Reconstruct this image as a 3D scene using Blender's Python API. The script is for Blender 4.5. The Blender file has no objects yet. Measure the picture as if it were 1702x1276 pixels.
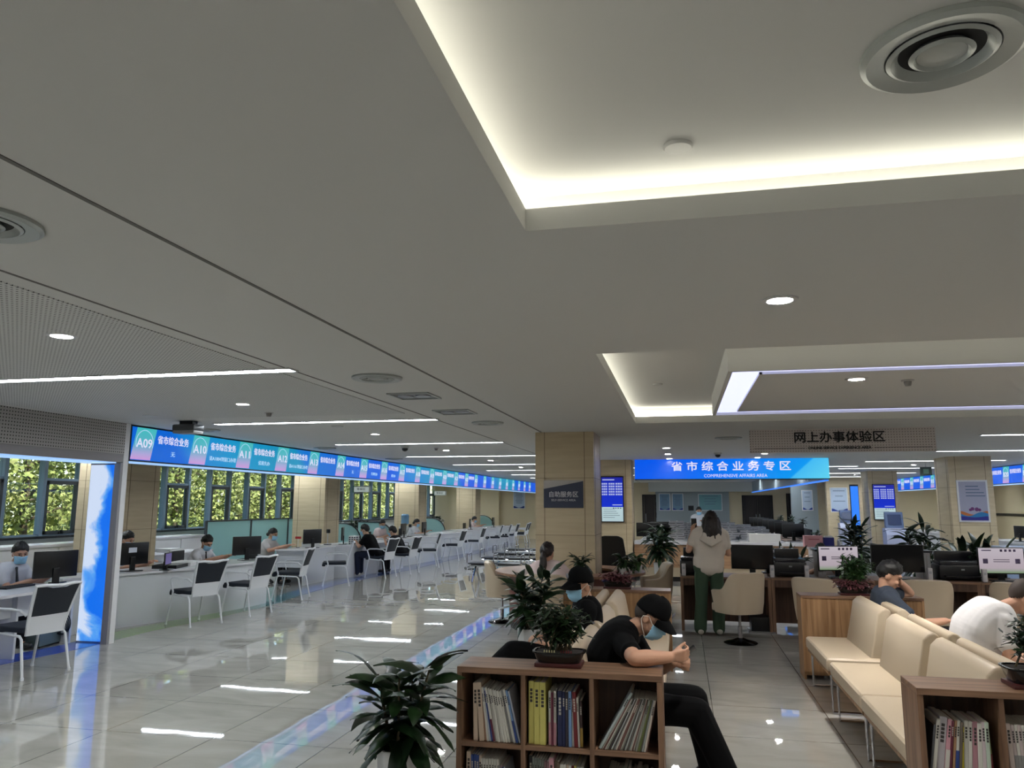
import bpy, bmesh, math, random
from mathutils import Vector, Matrix, Euler, noise
S = bpy.context.scene
COL = S.collection
PI = math.pi
R = math.radians
rnd = random.Random(7)
V = Vector

# ---------------------------------------------------------------- camera
cam_data = bpy.data.cameras.new('camera')
cam = bpy.data.objects.new('camera', cam_data)
COL.objects.link(cam)
cam_data.sensor_width = 36.0
cam_data.lens = 1270.0 / 1702.0 * 36.0
cam_data.clip_start = 0.05
cam_data.clip_end = 300
def camera_matrix():
    f, cx, cy, hx, hy, roll = 1270.0, 851.0, 638.0, 1133.0, 837.0, 0.0023
    y = V(((hx - cx) / f, -(hy - cy) / f, 1.0)).normalized()      # hall direction in camera axes (x right, y up, z ahead)
    d = V((1, -roll, 0))
    up = d.cross(y).normalized()
    if up.y < 0: up = -up
    x = y.cross(up)
    if x.x < 0: x = -x
    M = Matrix((x, y, up))                                          # rows: world axes seen in the camera
    r, u, a = M @ V((1, 0, 0)), M @ V((0, 1, 0)), M @ V((0, 0, 1))
    m = Matrix(((r.x, u.x, -a.x, 0), (r.y, u.y, -a.y, 0), (r.z, u.z, -a.z, 1.7), (0, 0, 0, 1)))
    return m
cam.matrix_world = camera_matrix()
S.camera = cam

# ---------------------------------------------------------------- light and exposure
S.view_settings.view_transform = 'Standard'
S.view_settings.look = 'None'
S.view_settings.gamma = 1.0
S.view_settings.use_curve_mapping = False
S.view_settings.exposure = -0.14
S.cycles.use_denoising = True
S.cycles.max_bounces = 7
S.cycles.diffuse_bounces = 4
S.cycles.glossy_bounces = 4
S.cycles.transmission_bounces = 6
S.cycles.transparent_max_bounces = 8
S.cycles.caustics_reflective = False
S.cycles.caustics_refractive = False
S.cycles.sample_clamp_indirect = 6.0
world = bpy.data.worlds.new('sky')
S.world = world
world.use_nodes = True
_nt = world.node_tree
_bg = _nt.nodes['Background']
_sky = _nt.nodes.new('ShaderNodeTexSky')
_sky.sky_type = 'NISHITA'
_sky.sun_disc = False
_sky.sun_elevation = R(52)
_sky.sun_rotation = R(100)
_nt.links.new(_sky.outputs[0], _bg.inputs[0])
_bg.inputs[1].default_value = 0.5
sun_data = bpy.data.lights.new('sun', 'SUN')
sun_data.energy = 12.0
sun_data.angle = R(1.0)
sun_data.color = (1.0, 0.93, 0.8)
sun = bpy.data.objects.new('sun', sun_data)
COL.objects.link(sun)
sun.rotation_euler = (R(10), R(40), 0)
STRIP_POWER, COVE_POWER, DOWN_POWER = 48.0, 7.5, 400.0

# ---------------------------------------------------------------- materials
def lin(c):
    """'#rrggbb' or an (r,g,b) in 0..1 display values -> linear"""
    if isinstance(c, str):
        c = [int(c[i:i + 2], 16) / 255 for i in (1, 3, 5)]
    return tuple(x / 12.92 if x <= 0.04045 else ((x + 0.055) / 1.055) ** 2.4 for x in c) + (1.0,)
_M = {}
def mat(name, col=None, rough=0.5, metal=0.0, spec=0.5, emit=0.0, ecol=None, alpha=1.0):
    if name in _M: return _M[name]
    m = bpy.data.materials.new(name); m.use_nodes = True
    b = m.node_tree.nodes['Principled BSDF']
    b.inputs['Base Color'].default_value = lin(col)
    b.inputs['Roughness'].default_value = rough
    b.inputs['Metallic'].default_value = metal
    b.inputs['Specular IOR Level'].default_value = spec
    if emit:
        b.inputs['Emission Color'].default_value = lin(ecol or col)
        b.inputs['Emission Strength'].default_value = emit
    _M[name] = m
    return m
class NT:
    """small node-graph helper on a material's principled shader"""
    def __init__(s, m):
        s.t = m.node_tree; s.b = s.t.nodes['Principled BSDF']
    def n(s, kind, **kw):
        x = s.t.nodes.new('ShaderNode' + kind)
        for k, v in kw.items():
            if k.startswith('i_'):
                x.inputs[k[2:].replace('_', ' ')].default_value = v
            elif k.startswith('x'):
                x.inputs[int(k[1:])].default_value = v
            else: setattr(x, k, v)
        return x
    def l(s, a, b): s.t.links.new(a, b)
    def math(s, op, a, b=None, c=None):
        x = s.t.nodes.new('ShaderNodeMath'); x.operation = op
        for i, v in enumerate((a, b, c)):
            if v is None: continue
            if isinstance(v, (int, float)): x.inputs[i].default_value = v
            else: s.l(v, x.inputs[i])
        return x.outputs[0]
    def ramp(s, fac, stops, interp='LINEAR'):
        x = s.t.nodes.new('ShaderNodeValToRGB'); x.color_ramp.interpolation = interp
        e = x.color_ramp.elements
        while len(e) < len(stops): e.new(0.5)
        for k, (p, c) in zip(e, stops): k.position = p; k.color = lin(c)
        s.l(fac, x.inputs[0]); return x.outputs[0]
    def mix(s, fac, a, b):
        x = s.t.nodes.new('ShaderNodeMix'); x.data_type = 'RGBA'
        for sock, v in ((x.inputs[0], fac), (x.inputs[6], a), (x.inputs[7], b)):
            if isinstance(v, (int, float)): sock.default_value = v
            elif isinstance(v, tuple): sock.default_value = v
            else: s.l(v, sock)
        return x.outputs[2]
    def pos(s): return s.n('NewGeometry').outputs['Position']
    def obj(s): return s.n('TexCoord').outputs['Object']
    def sep(s, v):
        x = s.n('SeparateXYZ'); s.l(v, x.inputs[0]); return x.outputs
    def noise(s, v, scale, detail=3, dist=0.0):
        x = s.n('TexNoise'); x.inputs['Scale'].default_value = scale; x.inputs['Detail'].default_value = detail
        x.inputs['Distortion'].default_value = dist
        if v is not None: s.l(v, x.inputs['Vector'])
        return x.outputs['Fac']
    def scale(s, v, sc):
        x = s.n('Mapping'); x.inputs['Scale'].default_value = sc; s.l(v, x.inputs['Vector']); return x.outputs[0]
    def bump(s, h, strength, dist=0.01):
        x = s.n('Bump'); x.inputs['Strength'].default_value = strength; x.inputs['Distance'].default_value = dist
        s.l(h, x.inputs['Height']); s.l(x.outputs[0], s.b.inputs['Normal'])

def m_wood(name, dark, light, axis=0, rough=0.42, sc=1.0):
    if name in _M: return _M[name]
    m = mat(name, light, rough, 0, 0.35); g = NT(m)
    s3 = [26 * sc, 26 * sc, 26 * sc]; s3[axis] = 1.6 * sc
    v = g.scale(g.obj(), tuple(s3))
    f = g.noise(v, 1.0, 5, 0.6)
    g.l(g.ramp(f, [(0.32, dark), (0.68, light)]), g.b.inputs['Base Color'])
    return m
def m_perforated(name, base, hole, u, v, pitch, rad):
    """painted panel with a square grid of round holes along world axes u and v"""
    m = mat(name, base, 0.6, 0, 0.3); g = NT(m)
    p = g.sep(g.pos())
    def cell(s): return g.math('SUBTRACT', g.math('FRACT', g.math('MULTIPLY', s, 1 / pitch)), 0.5)
    a, b = cell(p[u]), cell(p[v])
    d = g.math('SQRT', g.math('ADD', g.math('MULTIPLY', a, a), g.math('MULTIPLY', b, b)))
    g.l(g.mix(g.math('LESS_THAN', d, rad), lin(base), lin(hole)), g.b.inputs['Base Color'])
    return m

# ---------------------------------------------------------------- objects
def link(o, parent=None):
    COL.objects.link(o)
    if parent is not None: o.parent = parent
    return o
def tag(o, label=None, cat=None, group=None, kind=None):
    if label: o['label'] = label
    if cat: o['category'] = cat
    if group: o['group'] = group
    if kind: o['kind'] = kind
    return o
def thing(name, label, cat, loc=(0, 0, 0), rz=0.0, group=None):
    o = bpy.data.objects.new(name, None)
    o.empty_display_size = 0.1
    link(o); o.location = loc; o.rotation_euler = (0, 0, rz)
    return tag(o, label, cat, group)
def copy_tree(o, loc=None, rz=None, label=None, group=None, parent=None):
    c = o.copy(); link(c, parent)
    if loc is not None: c.location = loc
    if rz is not None: c.rotation_euler = (0, 0, rz)
    if label: c['label'] = label
    if group: c['group'] = group
    for ch in [x for x in o.children]: copy_tree(ch, parent=c)
    return c

class MB:
    """collects shapes in one bmesh and links them as ONE mesh object"""
    def __init__(s): s.bm = bmesh.new(); s.mi = 0; s.xf = None
    def _done(s, vs):
        fs = {f for v in vs for f in v.link_faces}
        for f in fs: f.material_index = s.mi
        if s.xf is not None: bmesh.ops.transform(s.bm, matrix=s.xf, verts=list(vs))
        return s
    def raw(s, pts, faces):
        vs = [s.bm.verts.new(p) for p in pts]
        for f in faces:
            try: s.bm.faces.new([vs[i] for i in f])
            except ValueError: pass
        s._done(vs); return s
    def box(s, x0, x1, y0, y1, z0, z1, bev=0.0, seg=2, M=None):
        r = bmesh.ops.create_cube(s.bm, size=1.0)
        vs = r['verts']
        bmesh.ops.scale(s.bm, vec=(x1 - x0, y1 - y0, z1 - z0), verts=vs)
        bmesh.ops.translate(s.bm, vec=((x0 + x1) / 2, (y0 + y1) / 2, (z0 + z1) / 2), verts=vs)
        if bev > 0:
            es = list({e for v in vs for e in v.link_edges})
            q = bmesh.ops.bevel(s.bm, geom=es, offset=bev, segments=seg, affect='EDGES', profile=0.6)
            vs = list({v for f in q['faces'] for v in f.verts} | {v for v in vs if v.is_valid})
            vs = list(s._grow(vs))
        if M is not None: bmesh.ops.transform(s.bm, matrix=M, verts=vs)
        return s._done(vs)
    def _grow(s, vs):
        seen = set(vs); st = list(vs)
        while st:
            v = st.pop()
            for e in v.link_edges:
                w = e.other_vert(v)
                if w not in seen: seen.add(w); st.append(w)
        return seen
    def obox(s, c, size, rot=(0, 0, 0), bev=0.0, seg=2):
        M = Matrix.Translation(c) @ Euler(rot).to_matrix().to_4x4()
        a, b, d = size[0] / 2, size[1] / 2, size[2] / 2
        return s.box(-a, a, -b, b, -d, d, bev, seg, M)
    def cyl(s, c, r, z0, z1, seg=20, r2=None):
        return s.lathe([(0, z0), (r, z0), (r2 if r2 is not None else r, z1), (0, z1)], c, seg)
    def lathe(s, prof, c=(0, 0, 0), seg=24, sx=1.0, sy=1.0, rot=None):
        rings = []; vs = []
        for r, z in prof:
            if r < 1e-6:
                v = s.bm.verts.new((0, 0, z)); rings.append([v]); vs.append(v)
            else:
                ring = [s.bm.verts.new((r * sx * math.cos(2 * PI * k / seg), r * sy * math.sin(2 * PI * k / seg), z)) for k in range(seg)]
                rings.append(ring); vs += ring
        for a, b in zip(rings, rings[1:]):
            for k in range(seg):
                q = [a[k % len(a)], a[(k + 1) % len(a)], b[(k + 1) % len(b)], b[k % len(b)]]
                q = list(dict.fromkeys(q))
                if len(q) >= 3:
                    try: s.bm.faces.new(q)
                    except ValueError: pass
        M = Matrix.Translation(c)
        if rot is not None: M = M @ rot.to_matrix().to_4x4() if hasattr(rot, 'to_matrix') else M @ rot
        bmesh.ops.transform(s.bm, matrix=M, verts=vs)
        return s._done(vs)
    def ball(s, c, r, seg=12, rot=None):
        r = (r, r, r) if isinstance(r, (int, float)) else r
        q = bmesh.ops.create_uvsphere(s.bm, u_segments=seg, v_segments=max(6, seg * 2 // 3), radius=1.0)
        M = Matrix.Translation(c)
        if rot is not None: M = M @ (rot.to_4x4() if len(rot.row) == 3 else rot)
        M = M @ Matrix.Diagonal((r[0], r[1], r[2], 1))
        bmesh.ops.transform(s.bm, matrix=M, verts=q['verts'])
        return s._done(q['verts'])
    def cone(s, p0, p1, r0, r1, seg=10, caps=True):
        """tapered limb with round ends"""
        p0, p1 = V(p0), V(p1); d = p1 - p0; L = d.length
        if L < 1e-5: return s.ball(p0, max(r0, r1), seg)
        q = d.to_track_quat('Z', 'Y').to_matrix().to_4x4()
        pr = []
        if caps:
            for k in range(4): a = PI / 2 * (1 - k / 4); pr.append((r0 * math.cos(a), -r0 * math.sin(a)))
        else: pr.append((0, 0))
        pr += [(r0, 0), (r1, L)]
        if caps:
            for k in range(1, 5): a = PI / 2 * k / 4; pr.append((r1 * math.cos(a) if k < 4 else 0, L + r1 * math.sin(a)))
        else: pr.append((0, L))
        if caps: pr[0] = (0, -r0)
        return s.lathe(pr, (0, 0, 0), seg, rot=Matrix.Translation(p0) @ q)
    def tube(s, pts, r, seg=8, closed=False, caps=True):
        pts = [V(p) for p in pts]; n = len(pts)
        rr = r if isinstance(r, (list, tuple)) else [r] * n
        rings = []; vs = []; prev = None
        for i, p in enumerate(pts):
            a = pts[(i - 1) % n] if (i > 0 or closed) else p
            b = pts[(i + 1) % n] if (i < n - 1 or closed) else p
            t = (b - a).normalized()
            if prev is None:
                up = V((0, 0, 1)) if abs(t.z) < 0.9 else V((0, 1, 0))
            else: up = prev
            x = (up - t * up.dot(t))
            x = x.normalized() if x.length > 1e-6 else t.orthogonal().normalized()
            y = t.cross(x); prev = x
            ring = [s.bm.verts.new(p + (x * math.cos(2 * PI * k / seg) + y * math.sin(2 * PI * k / seg)) * rr[i]) for k in range(seg)]
            rings.append(ring); vs += ring
        m = n if closed else n - 1
        for i in range(m):
            a, b = rings[i], rings[(i + 1) % n]
            for k in range(seg): s.bm.faces.new((a[k], a[(k + 1) % seg], b[(k + 1) % seg], b[k]))
        if caps and not closed:
            s.bm.faces.new(rings[0][::-1]); s.bm.faces.new(rings[-1])
        return s._done(vs)
    def prism(s, poly, a, b, axis='z', bev=0.0):
        """extrude a 2-D outline between a and b along an axis: z -> (x,y), y -> (x,z), x -> (y,z)"""
        def P(p, t):
            return {'z': (p[0], p[1], t), 'y': (p[0], t, p[1]), 'x': (t, p[0], p[1])}[axis]
        A = [s.bm.verts.new(P(p, a)) for p in poly]; B = [s.bm.verts.new(P(p, b)) for p in poly]
        n = len(poly)
        s.bm.faces.new(A[::-1]); s.bm.faces.new(B)
        for k in range(n): s.bm.faces.new((A[k], A[(k + 1) % n], B[(k + 1) % n], B[k]))
        vs = A + B
        if bev > 0:
            es = list({e for v in vs for e in v.link_edges})
            bmesh.ops.bevel(s.bm, geom=es, offset=bev, segments=2, affect='EDGES')
            vs = list(s._grow([v for v in s.bm.verts if v.is_valid][-1:]))
        return s._done(vs)
    def build(s, name, m, parent=None, smooth=True, kind=None, auto=35):
        bmesh.ops.recalc_face_normals(s.bm, faces=s.bm.faces[:])
        me = bpy.data.meshes.new(name)
        s.bm.to_mesh(me); s.bm.free()
        for x in (m if isinstance(m, (list, tuple)) else [m]): me.materials.append(x)
        if smooth:
            me.shade_smooth()
            if auto: me.set_sharp_from_angle(angle=R(auto))
        o = bpy.data.objects.new(name, me)
        link(o, parent)
        if kind: o['kind'] = kind
        return o

def baked(o, name=None):
    """apply an object's modifiers into a fresh mesh"""
    dg = bpy.context.evaluated_depsgraph_get()
    dg.update()
    me = bpy.data.meshes.new_from_object(o.evaluated_get(dg))
    o.modifiers.clear(); o.data = me
    return o
def lettering(text, size, M, m, parent, name='lettering', depth=0.002, align='CENTER', bold=0.0, width=None):
    """raised writing; M places the text's own x (reading direction) and y (up)"""
    cu = bpy.data.curves.new(name, 'FONT'); cu.body = text; cu.size = size
    cu.align_x = align; cu.align_y = 'CENTER'; cu.extrude = depth
    cu.resolution_u = 2
    t = bpy.data.objects.new(name, cu); COL.objects.link(t)
    dg = bpy.context.evaluated_depsgraph_get(); dg.update()
    me = bpy.data.meshes.new_from_object(t.evaluated_get(dg))
    bpy.data.objects.remove(t)
    if len(me.vertices) == 0: return None
    if width:
        xs = [v.co.x for v in me.vertices]; w = max(xs) - min(xs)
        if w > 1e-6: me.transform(Matrix.Diagonal((width / w, 1, 1, 1)))
    if bold:
        base = me; tmp = bmesh.new()
        for dx, dy, dz in ((0, 0, 0), (bold, 0, .0003), (-bold, 0, .0006), (0, bold, .0009), (0, -bold, .0012)):
            q = base.copy(); q.transform(Matrix.Translation((dx, dy, dz))); tmp.from_mesh(q); bpy.data.meshes.remove(q)
        tmp.to_mesh(me); tmp.free()
    me.transform(M); me.materials.clear(); me.materials.append(m)
    o = bpy.data.objects.new(name, me); link(o, parent)
    return o
def face_m(origin, right, up):
    """matrix whose x axis is right, y axis up and z axis out of the face"""
    r, u = V(right).normalized(), V(up).normalized(); n = r.cross(u)
    M = Matrix((r, u, n)).transposed().to_4x4(); M.translation = V(origin)
    return M
# ================================================================ the setting
CH = 2.69
m_ceil = mat('ceiling paint', (0.83, 0.83, 0.82), 0.75, 0, 0.2)
m_cove = mat('recess paint', (0.88, 0.88, 0.86), 0.7, 0, 0.2)
m_white = mat('white lacquer', (0.86, 0.86, 0.87), 0.35)
m_dark = mat('dark gap', (0.10, 0.10, 0.10), 0.8)
m_black = mat('black plastic', (0.06, 0.06, 0.065), 0.35)
m_chrome = mat('chrome', (0.80, 0.80, 0.82), 0.12, 1.0)
m_alu = mat('brushed aluminium', (0.62, 0.63, 0.65), 0.35, 0.9)
m_beige = mat('beige stone panel', (0.80, 0.735, 0.61), 0.4, 0, 0.4)
g = NT(m_beige)
_v = g.scale(g.pos(), (0.7, 0.7, 7.0))
g.l(g.ramp(g.noise(_v, 2.0, 4, 0.4), [(0.3, (0.77, 0.70, 0.575)), (0.7, (0.82, 0.755, 0.63))]), g.b.inputs['Base Color'])
m_joint = mat('stone joint', (0.50, 0.43, 0.33), 0.6)
m_wallwhite = mat('white wall', (0.80, 0.81, 0.80), 0.6)
m_wallgrey = mat('grey wall', (0.56, 0.60, 0.62), 0.6)
m_wallcream = mat('cream wall', (0.82, 0.76, 0.63), 0.6)

# floor: polished stone tiles with thin joints
m_floor = mat('polished floor', (0.62, 0.61, 0.59), 0.018, 0, 0.5); g = NT(m_floor)
p = g.sep(g.pos())
def _joint(s, off):
    f = g.math('FRACT', g.math('DIVIDE', g.math('ADD', s, off), 0.9))
    return g.math('LESS_THAN', g.math('ABSOLUTE', g.math('SUBTRACT', f, 0.5)), 0.0035)
_j = g.math('MAXIMUM', _joint(p[0], 0.25), _joint(p[1], 0.55))
g.b.inputs['IOR'].default_value = 2.7
_n = g.noise(g.scale(g.pos(), (0.9, 2.2, 1)), 1.6, 5, 1.2)
_c = g.ramp(_n, [(0.3, (0.63, 0.62, 0.595)), (0.7, (0.70, 0.69, 0.665))])
g.l(g.mix(_j, _c, lin((0.30, 0.29, 0.28))), g.b.inputs['Base Color'])
g.bump(g.noise(g.pos(), 2.3, 1), 0.012, 0.05)
MB().box(-12, 14, -6, 37.4, -0.12, 0).build('floor', m_floor, kind='structure', smooth=False)

# ceiling with two coved recesses
OPEN = [(-0.53, 5.3, -1.6, 2.64), (-0.53, 5.4, 5.03, 9.62)]
xs = [-12.2, -0.53, 5.3, 5.4, 14.2]; ys = [-6.2, -1.6, 2.64, 5.03, 9.62, 37.5]
PX = (-6.72, -2.98, -5.9, 8.0)
b = MB()
for i in range(len(xs) - 1):
    for k in range(len(ys) - 1):
        cx, cy = (xs[i] + xs[i + 1]) / 2, (ys[k] + ys[k + 1]) / 2
        if any(a < cx < c and d < cy < e for a, c, d, e in OPEN): continue
        b.box(xs[i], xs[i + 1], ys[k], ys[k + 1], CH, CH + 0.085)
for a, c, d, e in OPEN:                                   # raised recess over each opening
    x0, x1, y0, y1 = a - 0.2, c + 0.2, d - 0.2, e + 0.2
    z0, z1 = CH + 0.085, 2.90
    b.box(x0 - .04, x0, y0 - .04, y1 + .04, z0, z1); b.box(x1, x1 + .04, y0 - .04, y1 + .04, z0, z1)
    b.box(x0, x1, y0 - .04, y0, z0, z1); b.box(x0, x1, y1, y1 + .04, z0, z1)
    b.box(x0 - .04, x1 + .04, y0 - .04, y1 + .04, z1, z1 + .05)
b.build('ceiling', m_ceil, kind='structure', smooth=False)
MB().box(-12.2, 14.2, -6.2, 37.5, 3.06, 3.3).build('roof_slab', m_dark, kind='structure', smooth=False)
m_perfc = m_perforated('perforated ceiling board', (0.82, 0.82, 0.81), (0.16, 0.16, 0.16), 0, 1, 0.03, 0.2)
MB().box(PX[0], PX[1], PX[2], PX[3], CH - 0.004, CH).build('ceiling_panel', m_perfc, kind='structure', smooth=False)
tn = 0
def trim(x0, x1, y0, y1, z0, z1, m):
    global tn; tn += 1
    return MB().box(x0, x1, y0, y1, z0, z1).build('trim_%d' % tn, m, kind='structure', smooth=False)
m_seam = mat('ceiling seam', (0.42, 0.41, 0.40), 0.8)
trim(-1.905, -1.885, -6, 10.55, CH - 0.003, CH, m_seam)
trim(-1.905, -1.885, 11.5, 36.8, CH - 0.003, CH, m_seam)
trim(-2.85, -2.835, -6, 36.8, CH - 0.003, CH, m_seam)
# light strips hidden on the ledges of the recesses
m_covel = mat('warm cove light', (1.0, 0.98, 0.92), 0.5, 0, 0, COVE_POWER, (1.0, 0.985, 0.92))
for a, c, d, e in OPEN:
    t = thing('cove_light', 'warm light strip hidden on the ledge of the ' + ('large recess with the round diffuser' if d < 0 else 'recess around the light tray'), 'ceiling light', ((a + c) / 2, (d + e) / 2, CH + .085), 0)
    hx, hy = (c - a) / 2 + .15, (e - d) / 2 + .15
    for q in ((-hx, -hx + .03, -hy, hy), (hx - .03, hx, -hy, hy), (-hx, hx, -hy, -hy + .03), (-hx, hx, hy - .03, hy)):
        MB().box(q[0], q[1], q[2], q[3], 0.0, 0.025).build('light_strip', m_covel, t, smooth=False)

# walls
b = MB()
b.box(-12.3, -12, -6, 8, 0, CH); b.box(-12.3, -12, 8, 37.4, 0, 1.05); b.box(-12.3, -12, 8, 37.4, 2.6, CH)
b.build('wall_left', m_wallwhite, kind='structure', smooth=False)
MB().box(-12.3, 14.3, 37.2, 37.5, 0, CH).build('wall_back', m_wallcream, kind='structure', smooth=False)
b = MB(); b.box(13, 13.3, -6, 37.4, 0, CH)
b.build('wall_right', m_wallcream, kind='structure', smooth=False)
MB().box(-12.3, 13.3, -6.3, -6, 0, CH).build('wall_front', m_wallwhite, kind='structure', smooth=False)
MB().box(-1.2, 2.15, 37.14, 37.2, 0, 2.3).build('wall_back_panel', m_wallgrey, kind='structure', smooth=False)
MB().box(-1.5, 3.2, 36.7, 37.2, 2.26, CH).build('wall_back_bulkhead', m_wallwhite, kind='structure', smooth=False)
MB().box(4.35, 5.35, 33.0, 33.25, 0, CH).build('wall_partition', m_wallgrey, kind='structure', smooth=False)
MB().box(5.35, 6.6, 31.0, 31.25, 0, CH).build('wall_partition_beige', m_beige, kind='structure', smooth=False)
MB().box(-11.2, -8.75, 36.9, 37.2, 0, CH).build('wall_back_pier', m_wallcream, kind='structure', smooth=False)

# windows: pairs of a fixed light and a casement, 1.8 m each
m_frame = mat('slate blue window frame', (0.46, 0.54, 0.61), 0.4)
m_sash = mat('dark sash', (0.20, 0.22, 0.24), 0.4)
m_glass = bpy.data.materials.new('window glass'); m_glass.use_nodes = True
_t = m_glass.node_tree; _t.nodes.clear()
_o = _t.nodes.new('ShaderNodeOutputMaterial'); _mx = _t.nodes.new('ShaderNodeMixShader')
_a = _t.nodes.new('ShaderNodeBsdfTransparent'); _b = _t.nodes.new('ShaderNodeBsdfGlossy'); _b.inputs['Roughness'].default_value = 0.02
_a.inputs[0].default_value = (0.92, 0.96, 0.94, 1)
_mx.inputs[0].default_value = 0.06
_t.links.new(_a.outputs[0], _mx.inputs[1]); _t.links.new(_b.outputs[0], _mx.inputs[2]); _t.links.new(_mx.outputs[0], _o.inputs[0])
_M['window glass'] = m_glass
def window(n, x, y):
    w = bpy.data.objects.new('window_%d' % n, None); link(w); w.location = (x, y, 0); w['kind'] = 'structure'
    b = MB(); Z0, Z1 = 1.05, 2.6
    b.box(-.06, .07, 0, .08, Z0, Z1); b.box(-.06, .07, .9, .98, Z0, Z1)
    b.box(-.05, .05, 0, 1.8, Z1 - .05, Z1); b.box(-.05, .05, 0, 1.8, Z0, Z0 + .04)
    b.box(-.05, .05, .98, 1.8, 2.11, 2.17)
    b.build('window_frame', m_frame, w, smooth=False)
    MB().box(-.005, .005, .08, .9, Z0 + .04, Z1 - .05).build('glass_pane', m_glass, w, smooth=False)
    MB().box(-.005, .005, .98, 1.8, 2.17, Z1 - .05).build('glass_pane', m_glass, w, smooth=False)
    b = MB()
    b.box(0, .075, .98, 1.04, 1.09, 2.11); b.box(0, .075, 1.74, 1.8, 1.09, 2.11)
    b.box(0, .075, .98, 1.8, 1.09, 1.15); b.box(0, .075, .98, 1.8, 2.05, 2.12)
    s = b.build('casement_sash', m_sash, w, smooth=False)
    MB().box(.03, .04, 1.04, 1.74, 1.15, 2.05).build('glass_pane', m_glass, s, smooth=False)
    MB().box(.075, .1, 1.36, 1.46, 1.09, 1.12).box(.09, .13, 1.39, 1.42, 1.1, 1.16).build('sash_handle', m_black, s, smooth=False)
for k in range(16): window(k + 1, -12.1, 8.1 + 1.8 * k)
trim(-12.0, -11.85, 8, 37, 1.02, 1.06, m_black)
trim(12.94, 13.0, 8, 37, 1.24, 1.34, m_black)
for y in (14.0, 17.5, 21.0, 24.5, 28.0, 31.5): trim(12.97, 13.0, y, y + .5, 1.34, 2.4, m_wallwhite)

# square stone clad pillars on a 7.2 m grid
def pillar(n, x0, x1, y0, y1, m=None):
    w = MB().box(x0, x1, y0, y1, 0, CH).build('pillar_%d' % n, m or m_beige, kind='structure', smooth=False)
    b = MB(); e = .003
    for x in (x0 + .13, x1 - .13): b.box(x - .004, x + .004, y0 - e, y0 + e, 0, CH)
    for y in (y0 + .13, y1 - .13):
        b.box(x0 - e, x0 + e, y - .004, y + .004, 0, CH); b.box(x1 - e, x1 + e, y - .004, y + .004, 0, CH)
    for z in (0.62, 1.27, 2.05):
        b.box(x0 - e, x1 + e, y0 - e, y0 + .001, z - .0025, z + .0025); b.box(x1 - .001, x1 + e, y0, y1, z - .0025, z + .0025); b.box(x0 - e, x0 + .001, y0, y1, z - .0025, z + .0025)
    j = b.build('pillar_joint', m_joint, w, smooth=False)
    MB().box(x0 - .012, x1 + .012, y0 - .012, y1 + .012, 0, .1).build('pillar_base', m_dark, w, smooth=False)
n = 0
for y in (10.65, 17.75, 24.75, 32.1):
    n += 1; pillar(n, -9.5, -8.65, y, y + .85)
for (x, y) in ((-1.99, 10.6), (-1.92, 17.65), (5.46, 17.62), (5.5, 24.95)):
    n += 1; pillar(n, x, x + .82, y, y + .9)

# coloured guide line stuck on the floor in front of the counters
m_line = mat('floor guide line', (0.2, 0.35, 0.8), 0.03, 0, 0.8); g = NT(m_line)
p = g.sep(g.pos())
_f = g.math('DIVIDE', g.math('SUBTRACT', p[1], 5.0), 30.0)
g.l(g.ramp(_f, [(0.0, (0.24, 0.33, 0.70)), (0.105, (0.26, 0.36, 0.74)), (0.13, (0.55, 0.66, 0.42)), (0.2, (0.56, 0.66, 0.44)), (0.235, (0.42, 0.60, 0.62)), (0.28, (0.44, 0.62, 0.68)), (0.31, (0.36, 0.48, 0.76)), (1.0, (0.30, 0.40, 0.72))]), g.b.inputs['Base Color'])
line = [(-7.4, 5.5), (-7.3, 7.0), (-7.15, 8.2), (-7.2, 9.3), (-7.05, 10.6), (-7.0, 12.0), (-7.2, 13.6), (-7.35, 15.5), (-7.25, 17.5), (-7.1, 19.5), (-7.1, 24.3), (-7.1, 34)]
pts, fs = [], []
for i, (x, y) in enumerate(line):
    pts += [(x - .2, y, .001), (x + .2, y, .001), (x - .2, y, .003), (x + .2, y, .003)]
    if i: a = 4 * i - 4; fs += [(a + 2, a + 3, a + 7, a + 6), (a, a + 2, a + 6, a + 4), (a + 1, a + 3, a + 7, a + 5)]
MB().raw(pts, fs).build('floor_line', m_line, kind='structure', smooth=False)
# ================================================================ ceiling fittings
m_strip = mat('cool strip light', (0.93, 0.97, 1.0), 0.5, 0, 0, STRIP_POWER, (0.93, 0.97, 1.0))
m_down = mat('downlight lens', (1, 0.98, 0.95), 0.5, 0, 0, DOWN_POWER, (1, 0.985, 0.95))
m_ring = mat('white ring', (0.8, 0.8, 0.8), 0.4)
def make_strip(L):
    t = thing('strip_light', 'x', 'ceiling light')
    b = MB(); b.box(0, L, -.07, -.055, -.012, .0); b.box(0, L, .055, .07, -.012, .0); b.box(0, .015, -.07, .07, -.012, 0); b.box(L - .015, L, -.07, .07, -.012, 0); b.box(0, L, -.004, .004, -.011, 0)
    b.build('housing', m_ring, t, smooth=False)
    MB().box(.015, L - .015, -.055, .055, -.008, -.001).build('diffuser', m_strip, t, smooth=False)
    return t
NTH = ['first', 'second', 'third', 'fourth', 'fifth', 'sixth', 'seventh', 'eighth', 'ninth', 'tenth', 'eleventh', 'twelfth', 'thirteenth', 'fourteenth', 'fifteenth', 'sixteenth', 'seventeenth', 'eighteenth', 'nineteenth', 'twentieth']
st = None
for k in range(-2, 9):
    y = 5.15 + 3.48 * k
    lab = ('slim cool white ceiling strip over the counter aisle, ' + NTH[k] + ' row ahead of the viewer') if k >= 0 else ('slim cool white ceiling strip over the counter aisle, %s row behind the viewer' % NTH[-k - 1])
    if st is None: st = make_strip(2.95); st.location = (-5.75, y, CH); st['label'] = lab; st['group'] = 'ceiling strips over the counter aisle'
    else: copy_tree(st, (-5.75, y, CH), 0, lab)
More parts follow.
